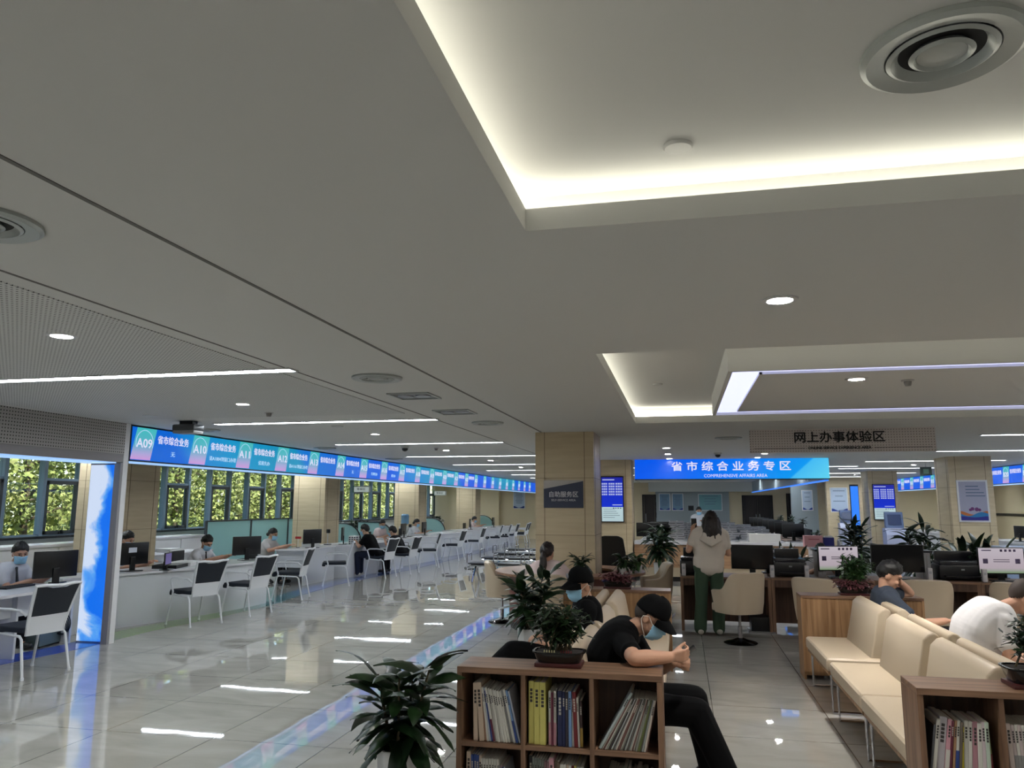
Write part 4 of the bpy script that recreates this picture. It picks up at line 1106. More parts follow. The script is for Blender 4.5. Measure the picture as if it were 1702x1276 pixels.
def small_box(name, x, y, z, w, d, h, m, lab, cat):
    t = thing(name, lab, cat, (x, y, z))
    MB().box(-w / 2, w / 2, -d / 2, d / 2, 0, h, min(w, d) * .12, 2).build('casing', m, t)
    MB().box(-w * .3, w * .3, -d / 2 - .001, -d / 2 + .002, h * .55, h * .75).build('label_patch', mat('pale patch', (0.66, 0.67, 0.70), 0.5), t, smooth=False)
    return t
for x, y, lab in ((-.0, 11.12, 'small white speaker at the desk end beside the woman in green trousers'), (1.17, 11.15, 'small white speaker before the printer, above the tub chair'), (1.62, 11.2, 'small white speaker beside the printer, at the lit monitor side'), (3.13, 11.15, 'small white speaker between the wide screen and the wide printer'), (3.76, 11.12, 'small white speaker at the foot of the lit monitor below the poster')):
    small_box('desk_speaker', x, y, .72, .055, .07, .16, m_wbox, lab, 'speaker')
for x, y, lab in ((1.83, 11.45, 'slim pale computer tower standing on the desk beside the first lit monitor'), (3.15, 11.5, 'slim pale computer tower standing on the desk beside the wide dark screen'), (4.40, 11.45, 'slim pale computer tower standing on the desk past the lit monitor below the poster')):
    t = thing('computer_tower', lab, 'computer', (x, y, .72))
    MB().box(-.05, .05, -.18, .18, 0, .34, .006).build('case', mat('pale grey case', (0.56, 0.55, 0.56), 0.4), t)
    MB().box(-.04, -.005, -.183, -.18, .04, .31).box(.012, .04, -.183, -.18, .04, .31).build('front_bezel', m_alu, t, smooth=False)
    MB().box(-.08, .09, -.16, .16, .34, .37, .008).build('top_scanner', m_prn, t)
def keyb(x, y, lab):
    t = thing('keyboard', lab, 'keyboard', (x, y, .72), R(90))
    MB().box(-.065, .065, -.2, .2, 0, .02, .005).build('case', m_scr, t)
    b = MB()
    for i in range(4):
        for k in range(12): b.box(-.05 + i * .026, -.03 + i * .026, -.19 + k * .032, -.165 + k * .032, .02, .025)
    b.build('key_field', mat('dark keys', (0.13, 0.13, 0.14), 0.5), t, smooth=False)
keyb(.85, 11.12, 'black keyboard in front of the large dark monitor'); keyb(2.1, 11.12, 'black keyboard in front of the first lit monitor'); keyb(4.05, 11.1, 'black keyboard in front of the lit monitor below the poster')
t = thing('computer_tower', 'black computer tower on the floor under the desk behind the tub chair', 'computer', (1.0, 11.2, 0))
MB().box(-.14, .14, -.16, .16, .02, .2, .01).build('case', m_scr, t); MB().box(-.17, .17, -.18, .18, 0, .02).build('tray', m_alu, t, smooth=False)
# black office chair past the pillar
t = thing('office_chair', 'black high-back office chair half hidden behind the self-service pillar', 'chair', (-1.15, 12.75, 0), R(180))
MB().prism([(-.2, .55), (-.24, .9), (-.20, 1.14), (-.12, 1.18), (.12, 1.18), (.20, 1.14), (.24, .9), (.2, .55)], -.05, .02, 'y', .012).build('backrest', m_black, t)
MB().box(-.24, .24, -.5, -.02, .44, .52, .03, 2).build('seat', m_black, t)
MB().cyl((0, -.25, 0), .03, .1, .44, 12).build('gas_column', m_chrome, t)
b = MB()
for k in range(5): b.tube([(0, -.25, .11), (.28 * math.cos(k * 1.2566), -.25 + .28 * math.sin(k * 1.2566), .06)], .018, 6).ball((.28 * math.cos(k * 1.2566), -.25 + .28 * math.sin(k * 1.2566), .032), .032, 8)
b.build('star_base', m_black, t)
for s in (-1, 1): MB().tube([(s * .24, -.05, .6), (s * .27, -.1, .68), (s * .27, -.35, .68), (s * .25, -.4, .5)], .016, 6).build('armrest', m_alu, t)
# tandem waiting benches beyond
m_bench = mat('bench dark perforated steel', (0.10, 0.105, 0.115), 0.3, 0.3)
def make_tandem():
    t = thing('waiting_bench', 'x', 'waiting bench')
    MB().tube([(-.9, 0, .36), (.9, 0, .36)], .025, 8).build('beam', m_chrome, t)
    for k in range(3):
        x = -.6 + .6 * k
        MB().box(x - .27, x + .27, -.24, .22, .40, .425, .01).build('seat', m_bench, t)
    for x in (-.75, .75):
        MB().tube([(x, -.3, .02), (x, 0, .35), (x, .3, .02)], .02, 7).build('leg', m_chrome, t)
    for x in (-.9, -.3, .3, .9): MB().tube([(x, -.2, .42), (x, -.2, .6), (x, .18, .6), (x, .2, .45)], .012, 6).build('armrest', m_chrome, t)
    return t
tw = make_tandem()
for k, (y, nm) in enumerate(((16.6, 'front row'), (18.3, 'second row'), (20.0, 'third row'), (21.8, 'last row'))):
    lab = 'dark steel three-seat waiting bench left of the beige pillar, ' + nm
    lab = lab.replace('left of', 'beside')
    if k == 0: tw.location = (-3.7, y, 0); tw['label'] = lab; tw['group'] = 'steel waiting benches'
    else: copy_tree(tw, (-3.75 - .1 * k, y, 0), 0, lab)
# ================================================================ wide sign and document island
m_led2, g = m_lit('wide blue sign', 1.0)
q = g.sep(g.n('TexCoord').outputs['Generated'])
d = g.math('ADD', q[0], g.math('MULTIPLY', q[2], -0.12))
g.l(g.ramp(d, [(0, (0.0, 0.36, 0.96)), (.25, (0.02, 0.42, 0.98)), (.5, (0.0, 0.50, 1.0)), (.74, (0.04, 0.60, 0.99)), (.80, (0.05, 0.62, 0.98)), (.81, (0.28, 0.76, 0.99)), (1, (0.40, 0.86, 0.98))]), g.b.inputs['Emission Color'])
t = thing('wide_led_sign', 'wide bright blue LED sign with large white Chinese characters above the document island', 'LED sign', (-1.02, 17.7, 2.23))
L = 4.16
MB().box(0, L, 0, .25, 0, CH - 2.23).build('cabinet', m_black, t, smooth=False)
MB().box(.0, L, -.006, 0, .02, CH - 2.23).build('screen', m_led2, t, smooth=False)
lettering('省 市 综 合 业 务 专 区', .22, face_m((2.1, -.009, .285), (1, 0, 0), (0, 0, 1)), m_ledw, t, bold=.005, width=2.55)
lettering('COMPREHENSIVE AFFAIRS AREA', .1, face_m((2.2, -.009, .085), (1, 0, 0), (0, 0, 1)), m_ledw, t, width=1.35)
MB().box(L - .02, L, .25, 18.5, .0, CH - 2.23).build('side_cabinet', m_wallgrey, t, smooth=False)
m_bglow, g = m_lit('blue edge light', 1.1); g.b.inputs['Emission Color'].default_value = lin((0.20, 0.52, 1.0))
MB().box(L - .06, L + .02, .25, 18.5, -.03, .0).build('edge_light', m_bglow, t, smooth=False)
m_peach = m_wood('peach veneer', (0.64, 0.50, 0.38), (0.74, 0.60, 0.47), 0)
t = thing('island_counter', 'long counter with white top and peach wood front under the wide blue sign', 'counter', (-1.07, 17.75, 0))
MB().box(0, 4.2, -.05, .6, .80, .87).build('counter_top', m_ctop, t, smooth=False)
MB().box(.0, 4.2, 0, .03, .3, .80).build('wood_front', m_peach, t, smooth=False)
MB().box(.0, 4.2, .01, .04, .1, .3).build('pale_front', mat('cream laminate', (0.74, 0.68, 0.58), 0.4), t, smooth=False)
MB().box(.02, 4.18, .03, .06, 0, .1).build('plinth', m_black, t, smooth=False)
for x in (0, 4.17): MB().box(x, x + .03, .03, .58, .1, .80).build('end_panel', m_peach, t, smooth=False)
t = thing('island_table', 'long work table carrying the paper bundles behind the island counter', 'table', (-1.0, 18.8, 0))
MB().box(0, 3.3, 0, 2.6, .80, .84).build('table_top', m_ctop, t, smooth=False)
for x in (.05, 3.2):
    for y in (.05, 2.5): MB().box(x, x + .05, y, y + .05, 0, .8).build('leg', m_alu, t, smooth=False)
# bundles of paper
m_bund = mat('paper bundle', (0.72, 0.73, 0.76), 0.7)
m_gap_shade = mat('bundle shade', (0.24, 0.25, 0.29), 0.7)
def make_bundle(h):
    o = MB().box(-.17, .17, -.12, .12, 0, h, .004, 1).box(-.02, .02, -.1225, .1225, -.0005, h + .0005).build('paper_bundle', m_bund, None, smooth=False)
    MB().box(-.165, .165, -.1215, .1215, h * .80, h * 1.0 - .0005).build('band', m_gap_shade, o, smooth=False)  # dark top strip paints in the shade between stacked bundles
    return o
STK = [(-.12, 18.95, 9, 'tall bundle stack beside the far clerk'), (.12, 19.35, 8, 'second bundle stack behind the tall one')]
STK += [(.95 + .30 * (i % 4), 18.95 + .42 * (i // 4) + .1 * (i % 4), [7, 6, 5, 3, 8, 7, 6, 5, 9, 8, 7, 6][i], 'bundle stack %s from the standing woman, %s row' % (NTH[i % 4], ['front', 'middle', 'rear'][i // 4])) for i in range(12)]
pb = None; rr = random.Random(3)
for x, y, n_, nm in STK:
    if x > .9: x = .72 + (x - .95) * 1.25
    z = .84
    for k in range(n_):
        lab = 'white bound paper bundle in the ' + nm; lab = ' '.join(lab.split())
        if pb is None: pb = make_bundle(.05); o = pb
        else: o = copy_tree(pb)
        o.location = (x + rr.uniform(-.035, .035), y + rr.uniform(-.02, .02), z); o.rotation_euler = (0, 0, rr.uniform(-.12, .12))
        tag(o, lab, 'paper bundle', nm + ' bundles'); z += .0512
t = thing('flat_box', 'white flat cardboard box lying on the island counter before the bundle stacks', 'box', (1.75, 17.95, .87))
MB().box(-.33, .33, -.16, .16, 0, .15).build('box_body', m_paper, t, smooth=False); MB().box(-.335, .335, -.165, .165, .15, .18).build('lid', m_paper, t, smooth=False)
def mon(x, y, z, rz, lab, grp): return copy_tree(mon0, (x, y, z), R(rz), lab, grp)
for i, (x, y) in enumerate(((-.78, 18.1), (-.62, 18.95), (-.6, 19.7), (-.55, 20.6))): mon(x, y, (.87 if i == 0 else .84), 100, 'dark monitor on the island beside the tall bundle stack, %s from the counter' % NTH[i], 'dark monitors on the island')
t = thing('island_side_table', 'long dark desk row holding monitors at the far side of the island', 'desk', (2.35, 18.9, 0))
MB().box(0, .55, 0, 12, .80, .84).build('desk_top', m_walnut, t, smooth=False); MB().box(.50, .53, 0, 12, 0, .8).build('front_panel', m_navy, t, smooth=False)
MB().box(.52, .56, 0, 12, .84, 1.12).build('dark_screen', m_navy, t, smooth=False)
for i in range(7): mon(2.55, 19.4 + 1.5 * i, .84, 105, 'dark monitor in the row before the dark double door, %s from the viewer' % NTH[i], 'dark monitors in the island row')
# end wall furniture
poster(-.78, 37.14, 1.78, .52, .80, 'pale blue notice on the grey end wall, one of two beside the dark door gap', 9, paper=mat('pale blue paper', (0.42, 0.56, 0.68), 0.4))
poster(-.18, 37.14, 1.78, .52, .80, 'pale blue notice on the grey end wall, the one closer to the wide green board', 9, paper=mat('pale blue paper', (0.42, 0.56, 0.68), 0.4))
poster(1.3, 37.14, 1.77, 1.08, .78, 'wide pale green picture board on the grey end wall above the far clerk', 4, wave=False, paper=mat('pale green paper', (0.44, 0.64, 0.68), 0.4))
t = thing('switch_panel', 'small dark square panel on the grey end wall between the notices and the board', 'panel', (.42, 37.14, 1.5))
MB().box(-.12, .12, -.02, 0, -.11, .11).build('plate', m_black, t); MB().box(-.09, -.01, -.024, -.02, -.08, .08).box(.02, .09, -.024, -.02, -.08, .08).build('buttons', m_prn, t)
m_ddoor = m_wood('dark door wood', (0.09, 0.06, 0.05), (0.14, 0.10, 0.085), 2)
def door(n_, x0, x1, y, h, leaves=2):
    w = bpy.data.objects.new('door_%d' % n_, None); link(w); w.location = (x0, y, 0); w['kind'] = 'structure'
    W = x1 - x0; L = W / leaves
    MB().box(-.08, 0, -.06, 0, 0, h + .08).box(W, W + .08, -.06, 0, 0, h + .08).box(0, W, -.06, 0, h, h + .08).build('door_frame', m_ddoor, w, smooth=False)
    for k in range(leaves):
        MB().box(k * L + .005, (k + 1) * L - .005, -.045, -.005, 0, h).build('door_leaf', m_ddoor, w, smooth=False)
        x = k * L + (L - .08 if k == 0 and leaves == 2 else .08)
        MB().tube([(x, -.05, .85), (x, -.08, .88), (x, -.08, 1.2), (x, -.05, 1.23)], .012, 6).build('door_handle', m_alu, w)
door(1, 2.8, 4.0, 37.2, 2.02); door(2, -1.75, -1.25, 37.2, 2.05, 1); door(3, 4.75, 5.05, 37.2, 2.1, 1)
t = thing('exit_sign', 'small dark green hanging exit sign beside the poster pillar', 'sign', (5.85, 20.5, 2.50))
MB().box(-.13, .13, -.02, .02, -.1, .1).build('sign_box', mat('dark green', (0.10, 0.20, 0.17), 0.4), t, smooth=False)
MB().box(-.06, .06, -.023, -.02, -.06, .05).build('pictogram', mat('pale green', (0.35, 0.5, 0.44), 0.4), t, smooth=False)
MB().tube([(0, 0, .1), (0, 0, CH - 2.5)], .006, 6).build('rod', m_alu, t)
poster(4.95, 33.0, 1.85, .42, .82, 'white framed poster half hidden by the grey partition edge', 3)
poster(5.78, 31.0, 1.86, .62, .92, 'white framed poster with dark blue foot on the beige partition', 3)
# queue screens
m_qb, g = m_lit('queue screen', .9)
q = g.sep(g.n('TexCoord').outputs['Generated'])
g.l(g.ramp(q[2], [(0, (0.74, 0.84, 0.86)), (.32, (0.78, 0.88, 0.90)), (.325, (0.07, 0.20, 0.86)), (.86, (0.08, 0.18, 0.78)), (1, (0.14, 0.15, 0.62))], 'LINEAR'), g.b.inputs['Emission Color'])
m_qw, g = m_lit('queue text', .85); g.b.inputs['Emission Color'].default_value = lin((0.74, 0.78, 0.97))
def queue_screen(x, y, z, w, h, lab):
    t = thing('queue_screen', lab, 'screen', (x, y, z))
    MB().box(-w / 2, w / 2, -.06, 0, -h / 2, h / 2, .012, 2).build('case', m_black, t)
    MB().box(-w / 2 + .02, w / 2 - .02, -.063, -.06, -h / 2 + .02, h / 2 - .025).build('display', m_qb, t, smooth=False)
    b = MB(); rr = random.Random(5)
    for r in range(5):
        zz = h * (.335 - .058 * r)
        for a, c in ((-.45, -.20), (-.15, .12), (.15, .45)):
            n = 3
            for k in range(n): u0 = a + (c - a) * k / n; b.box(w * u0, w * (u0 + (c - a) / n * .82), -.065, -.063, zz - .018 * h, zz + .018 * h)
    b.box(-w * .42, w * .1, -.065, -.063, h * .41, h * .435); b.box(w * .0, w * .42, -.065, -.063, -h * .135, -h * .115)
    b.build('queue_rows', m_qw, t, smooth=False)
    b = MB()
    for r in range(5): b.box(-w * .4, w * (.1 + .07 * (r % 4)), -.065, -.063, -h * (.22 + .045 * r), -h * (.212 + .045 * r))
    for k in range(4): b.box(w * (.02 + .1 * k), w * (.08 + .1 * k), -.065, -.063, -h * .205, -h * .185)
    b.build('note_rows', m_txt, t, smooth=False)
queue_screen(-1.53, 17.625, 1.80, .52, 1.03, 'tall blue queue screen on the pillar behind the self-service pillar')
queue_screen(5.9, 24.925, 1.77, .62, 1.06, 'tall blue queue screen on the beige pillar beside the framed poster')
# framed poster on the near beige pillar
t = thing('framed_poster', 'white framed poster with rainbow wave foot on the beige pillar', 'poster', (5.87, 17.62, 1.77))
w, h = .58, .86
MB().box(-w / 2, w / 2, -.03, 0, -h / 2, h / 2).build('frame', m_white, t, smooth=False)
MB().box(-w / 2 + .035, w / 2 - .035, -.033, -.03, -h / 2 + .035, h / 2 - .035).build('sheet', mat('poster lilac grey', (0.62, 0.62, 0.70), 0.4), t, smooth=False)
b = MB()
for k, L in enumerate((.24, .26, .34, .36)): b.box(-.13, -.13 + L, -.035, -.033, .29 - .065 * k, .31 - .065 * k)
b.build('printed_text', m_txt, t, smooth=False)
def wavep(z0, am, ph, col, nm, y):
    n = 16; X0, X1 = -w / 2 + .035, w / 2 - .035
    top = [(X0 + (X1 - X0) * i / n, z0 + am * math.cos(PI * i / n * 2 + ph)) for i in range(n + 1)]
    MB().prism([(X0, -h / 2 + .035)] + top + [(X1, -h / 2 + .035)], y, y + .001, 'y').build('wave_print', mat(nm, col, 0.4), t, smooth=False)
wavep(-.24, .035, 0.2, (0.75, 0.42, 0.20), 'poster orange', -.0345)
wavep(-.265, .04, 1.4, (0.14, 0.45, 0.66), 'poster teal', -.0360)
wavep(-.32, .012, 0, (0.16, 0.16, 0.50), 'poster indigo', -.0375)
b = MB()
for x, z, r in ((-.03, -.16, .035), (.05, -.17, .04), (.10, -.18, .03), (-.07, -.18, .028)): b.lathe([(0, 0), (r, 0), (r, .002), (0, .002)], (x, -.034, z), 16, rot=Matrix.Rotation(R(90), 4, 'X'))
b.build('blossom_print', mat('poster plum', (0.42, 0.20, 0.42), 0.4), t, smooth=False)
led_band(8.2, 12.0, 36.0, -1, 'blue LED band on the far side of the hall past the poster pillar', .55, 'B', 14)
for k, (y0, y1) in enumerate(((12.5, 17.5), (18.5, 24.5), (25.5, 33))):
    t = thing('service_counter', 'white counter under the far-side blue band, %s part' % ('near', 'middle', 'rear')[k], 'counter', (8.35, y0, 0), 0, 'white counters under the far-side band')
    MB().box(0, .75, 0, y1 - y0, .70, .74).build('worktop', m_ctop, t, smooth=False); MB().box(.04, .07, .02, y1 - y0 - .02, 0, .70).build('front_panel', m_ctr, t, smooth=False)
    for y in (.02, y1 - y0 - .05): MB().box(.07, .72, y, y + .03, 0, .70).build('side_panel', m_ctr, t, smooth=False)
for i, (y, lab) in enumerate(((13.4, 'dark monitor on the far-side counter at the picture edge'), (15.4, 'dark monitor on the far-side counter beside the white bin'), (20.5, 'dark monitor on the far-side counter behind the poster pillar'), (23.0, 'dark monitor on the far-side counter between the pillars'), (29.0, 'dark monitor on the far-side counter by the rear clerks'))): mon(8.75, y, .74, 0 + 10, lab, 'dark monitors on the far-side counter')
for i, (x, y, a, lab) in enumerate(((7.6, 22.6, 5, 'white visitor chair seen between the two beige pillars, nearer one'), (7.75, 24.6, -8, 'white visitor chair seen between the two beige pillars, rear one'))):
    copy_tree(ch0, (x, y, 0), R(a), lab, 'visitor chairs at the far-side counter')
# kiosk, bins, reception bits
def kiosk(x, y, lab, rz=-90):
    t = thing('service_kiosk', lab, 'kiosk', (x, y, 0), R(rz))
    MB().prism([(-.22, 0), (.25, 0), (.28, .85), (.1, 1.02), (-.22, 1.02)], -.3, .3, 'y', .01).build('body', mat('kiosk lilac white', (0.66, 0.68, 0.78), 0.4), t)
    MB().prism([(-.2, 1.02), (.0, 1.02), (-.08, 1.48), (-.2, 1.48)], -.24, .24, 'y', .01).build('head', mat('kiosk blue grey', (0.35, 0.42, 0.56), 0.35), t)
    MB().obox((-.025, 0, 1.26), (.01, .36, .3), (0, R(-10), 0)).build('display', mat('kiosk display', (0.22, 0.27, 0.40), 0.2), t, smooth=False)
kiosk(5.98, 24.2, 'lilac-white service kiosk below the queue screen on the beige pillar')
kiosk(5.9, 30.3, 'small lilac-white service kiosk below the poster on the beige partition')
t = thing('service_bin', 'pale blue-white bin cabinet with blue handle past the poster pillar', 'bin', (5.2, 13.9, 0))
MB().box(-.26, .3, -.22, .22, .03, 1.0, .02, 2).build('body', mat('bin blue white', (0.62, 0.70, 0.84), 0.35), t)
MB().box(-.28, .32, -.24, .24, 1.0, 1.04, .01).build('lid', mat('bin lid', (0.70, 0.74, 0.84), 0.35), t)
MB().tube([(-.05, -.23, .78), (-.03, -.27, .84), (.18, -.27, .84), (.2, -.23, .78)], .018, 8).build('handle', mat('handle blue', (0.25, 0.33, 0.62), 0.35), t)
for x in (-.2, .24): MB().box(x - .03, x + .03, -.18, .18, 0, .03).build('foot', m_black, t, smooth=False)
t = thing('reception_counter', 'pale small reception counter behind the first lit monitor', 'counter', (2.3, 15.2, 0))
MB().box(0, 1.15, 0, .5, .86, .92).build('counter_top', m_ctop, t, smooth=False); MB().box(.02, 1.13, .03, .47, 0, .86).build('body', m_ctr, t, smooth=False)
m_pink = mat('pink board', (0.80, 0.58, 0.60), 0.6); m_indigo = mat('indigo card', (0.16, 0.17, 0.48), 0.5)
t = thing('suggestion_box', 'pink carton box on the reception counter beside the indigo box', 'box', (2.36, 15.35, .92)); MB().box(-.16, .16, -.1, .1, 0, .2).build('carton', m_pink, t, smooth=False); MB().box(-.09, .1, -.103, -.1, .13, .145).build('print', mat('pink print', (0.6, 0.3, 0.35), .6), t, smooth=False)
t = thing('leaflet_box', 'indigo leaflet box on the reception counter beside the pink carton', 'box', (2.63, 15.35, .92)); MB().box(-.09, .09, -.08, .08, 0, .17).build('box_body', m_indigo, t, smooth=False); MB().box(-.07, .07, -.05, .0, .17, .2).build('leaflet', m_paper, t, smooth=False)
t = thing('dispenser_bottle', 'white pump bottle on the reception counter past the indigo box', 'bottle', (2.83, 15.35, .92)); MB().lathe([(0, 0), (.045, 0), (.045, .12), (.015, .15), (.015, .17), (0, .17)], (0, 0, 0), 16).build('bottle_body', m_white, t); MB().tube([(0, 0, .17), (0, 0, .2), (-.04, 0, .2)], .007, 6).build('pump', m_white, t)
t = thing('lit_totem', 'narrow glowing blue totem at the edge of the queue screen pillar', 'totem', (5.22, 25.6, 0))
MB().box(-.12, .12, -.05, .05, 0, 2.3).build('cabinet', m_black, t, smooth=False); MB().box(-.11, .11, -.054, -.05, .3, 2.25).build('lit_face', m_bglow, t, smooth=False)
# back row: teal curved screens, dispenser behind the left counters
def arc_screen(x, y, w, lab, flip=1):
    t = thing('curved_screen', lab, 'partition', (x, y, 0))
    n = 10; r = .5
    pts = [(0, .3), (flip * w, .3)] + [(flip * (w - r + r * math.cos(PI / 2 * i / n)), 1.15 - r + r * math.sin(PI / 2 * i / n)) for i in range(n + 1)] + [(0, 1.15)]
    MB().prism(pts, -.01, .01, 'y').build('frosted_pane', m_frost, t, smooth=False)
    MB().tube([(p[0], 0, p[1]) for p in pts], .02, 6, True).build('rim', m_sash, t)
    MB().box(min(0, flip * w), max(0, flip * w), -.02, .02, 0, .3).build('panel', m_ctr, t, smooth=False)
for i, (x, y) in enumerate(((-9.6, 19.7), (-9.3, 21.3), (-9.6, 27.3), (-9.4, 34.0))): arc_screen(x, y, 1.1, 'teal frosted screen with rounded corner behind the clerks, %s along the row' % NTH[i])
t = thing('water_dispenser', 'water dispenser with blue bottle before the beige wall pillar', 'water dispenser', (-8.95, 24.3, 0))
MB().box(-.15, .15, -.16, .16, 0, .95, .015).build('body', m_wallwhite, t); MB().lathe([(0, .95), (.05, .96), (.06, 1.0), (.13, 1.03), (.13, 1.3), (.1, 1.34), (0, 1.34)], (0, 0, 0), 20).build('bottle', mat('blue bottle', (0.45, 0.60, 0.72), 0.1), t); MB().box(-.05, .05, -.19, -.16, .72, .8).build('tap', m_black, t)
# ================================================================ potted plants
m_leaf = mat('dark glossy leaf', (0.13, 0.23, 0.12), 0.32, 0, 0.5)
g = NT(m_leaf); g.l(g.ramp(g.noise(g.pos(), 7.0, 2), [(0.3, (0.06, 0.12, 0.065)), (0.7, (0.125, 0.215, 0.105))]), g.b.inputs['Base Color'])
m_leaf2 = mat('mid green leaf', (0.20, 0.32, 0.16), 0.45)
m_leafr = mat('reddish leaf', (0.42, 0.24, 0.26), 0.5)
m_stem = mat('plant stem', (0.28, 0.24, 0.16), 0.7)
m_soil = mat('potting soil', (0.14, 0.11, 0.09), 0.95)
m_pot = mat('white glazed pot', (0.80, 0.80, 0.80), 0.25)
def leaf(mb, base, d, L, w, droop, rr, fold=.25, n=6):
    d = V(d).normalized(); up = V((0, 0, 1))
    s = d.cross(up)
    s = s.normalized() if s.length > .05 else V((1, 0, 0))
    roll = rr.uniform(-.5, .5); p = V(base); t = d.copy(); pts = []; step = L / n
    curl = rr.uniform(-.15, .15)
    for i in range(n + 1):
        u = i / n
        ww = w * (0.12 + 0.88 * math.sin(PI * min(1, u * 1.0 + .06)) ** .8) * (1 if u < .97 else .15)
        ww *= (1 if i < n else .1)
        nn = s.cross(t).normalized()
        sd = (s * math.cos(roll) + nn * math.sin(roll)); nn2 = t.cross(sd).normalized()
        wob = math.sin(u * 9 + curl * 20) * .12 * w
        pts += [p - sd * ww - nn2 * (-fold * ww) + nn2 * wob, p + nn2 * 0, p + sd * ww + nn2 * (fold * ww) - nn2 * wob]
        t = (t + V((0, 0, -droop * step / L * 1.5)) + s * curl * .2).normalized(); p = p + t * step
    fs = []
    for i in range(n):
        a = i * 3; fs += [(a, a + 1, a + 4, a + 3), (a + 1, a + 2, a + 5, a + 4)]
    mb.raw(pts, fs)
def leafy(t, seed, z0, h, spread, nst, nlf, L, w, droop=.9, m=None, lowang=-.2, shaft=.3, name='foliage', lean=.25):
    """several upright canes, each with a spiral of arching leaves"""
    rr = random.Random(seed); mb = MB(); sb = MB()
    for k in range(nst):
        a = 2 * PI * k / nst + rr.uniform(-.3, .3); r0 = spread * .16
        hh = h * rr.uniform(.6, 1.0) if k else h
        top = V((math.cos(a) * spread * lean * rr.uniform(.5, 1.3), math.sin(a) * spread * lean * rr.uniform(.5, 1.3), z0 + hh))
        b0 = V((math.cos(a) * r0, math.sin(a) * r0, z0))
        sb.tube([b0, (b0 + top) / 2 + V((0, 0, .02)), top], [.009, .008, .005], 6)
        for i in range(nlf):
            u = shaft + (1 - shaft) * (i + rr.random() * .6) / nlf
            p = b0.lerp(top, min(1, u)); th = i * 2.399 + a + rr.uniform(-.3, .3)
            el = lowang + 1.25 * (u - shaft) / (1 - shaft) + rr.uniform(-.25, .25)
            el = min(el, 1.35)
            leaf(mb, p, (math.cos(th) * math.cos(el), math.sin(th) * math.cos(el), math.sin(el)), L * rr.uniform(.75, 1.2), w * rr.uniform(.8, 1.15), droop * rr.uniform(.6, 1.3), rr)
    mb.build(name, m or m_leaf, t); sb.build('stem', m_stem, t)
def pot(t, r, h, oct=False, m=None):
    n = 8 if oct else 28
    rot = Matrix.Rotation(R(22.5), 4, 'Z') if oct else Matrix.Identity(4)
    MB().lathe([(0, 0), (r * .74, 0), (r * .78, .01), (r, h - .012), (r, h), (r * .9, h), (r * .88, h - .03), (0, h - .03)], (0, 0, 0), n, rot=rot).build('pot', m or m_pot, t, auto=30)
    MB().lathe([(0, h - .028), (r * .87, h - .028), (r * .87, h - .022), (0, h - .016)], (0, 0, 0), n, rot=rot).build('soil', m_soil, t)
def plant(x, y, lab, r, h, fh, spread, seed, nst=5, nlf=14, L=.28, w=.035, oct=False, z=0, droop=.9, grp=None, **kw):
    t = thing('potted_plant', lab, 'plant', (x, y, z), 0, grp)
    pot(t, r, h, oct); leafy(t, seed, h - .02, fh, spread, nst, nlf, L, w, droop, **kw); return t
plant(-1.53, 4.16, 'big dark broad-leaved plant in a white octagonal pot beside the bookcase', .125, .40, .43, .34, 11, 8, 14, .27, .041, True, droop=.75, lowang=-.25, shaft=.15, lean=.5)
plant(-1.57, 8.12, 'dark leafy plant in a white pot beside the guard with crossed legs', .15, .42, .56, .36, 12, 8, 17, .28, .036, True, droop=.55, lowang=-.3, lean=.5)
plant(-.49, 17.0, 'leafy plant in a tall white pot before the peach wood island counter', .14, .46, .72, .5, 13, 7, 18, .42, .04, droop=.9, lowang=-.2, lean=.35)
plant(2.85, 14.1, 'tall dark floor plant before the partition posters', .16, .5, .9, .3, 14, 6, 18, .30, .035, droop=.6, lean=.35)
plant(3.85, 14.0, 'wide dark leafy floor plant between the queue screen pillar and the poster pillar', .17, .45, .85, .45, 15, 8, 18, .42, .04, droop=.9, lean=.5)
plant(1.95, 15.3, 'small leafy plant with white flowers beside the pink carton', .1, .2, .22, .3, 16, 6, 10, .2, .03, z=.0) if False else None
def planter(x, y, z, w, d, h, lab, seed, m=None, nst=9, fh=.2, L=.2, lw=.028, lm=None):
    t = thing('planter_box', lab, 'planter', (x, y, z))
    MB().box(-w / 2, w / 2, -d / 2, d / 2, 0, h, .008, 1).build('trough', m or m_pot, t)
    MB().box(-w / 2 + .012, w / 2 - .012, -d / 2 + .012, d / 2 - .012, h - .01, h + .004).build('soil', m_soil, t, smooth=False)
    rr = random.Random(seed); mb = MB()
    for k in range(nst):
        px = -w / 2 + w * (k + .5) / nst
        for i in range(9):
            th = rr.uniform(0, 2 * PI); el = rr.uniform(.15, 1.35)
            leaf(mb, (px + rr.uniform(-.03, .03), rr.uniform(-.3, .3) * d, h), (math.cos(th) * math.cos(el), math.sin(th) * math.cos(el), math.sin(el)), L * rr.uniform(.7, 1.3), lw, .8, rr)
    mb.build('foliage', lm or m_leaf, t)
    return t
t = planter(1.42, 12.0, .72, .5, .2, .16, 'leafy planter with white blossoms behind the second printer', 21, m_black, 9, .2, .28, .03)
b = MB()
for x, z in ((-.14, .30), (.12, .33), (.22, .24), (-.02, .36)): b.ball((x, -.08, z), .022, 8)
b.build('blossom', m_paper, t)
planter(4.0, 11.9, .72, .55, .2, .26, 'broad-leaved planter behind the lit monitor, before the poster pillar', 22, m_black, 7, .2, .34, .045)
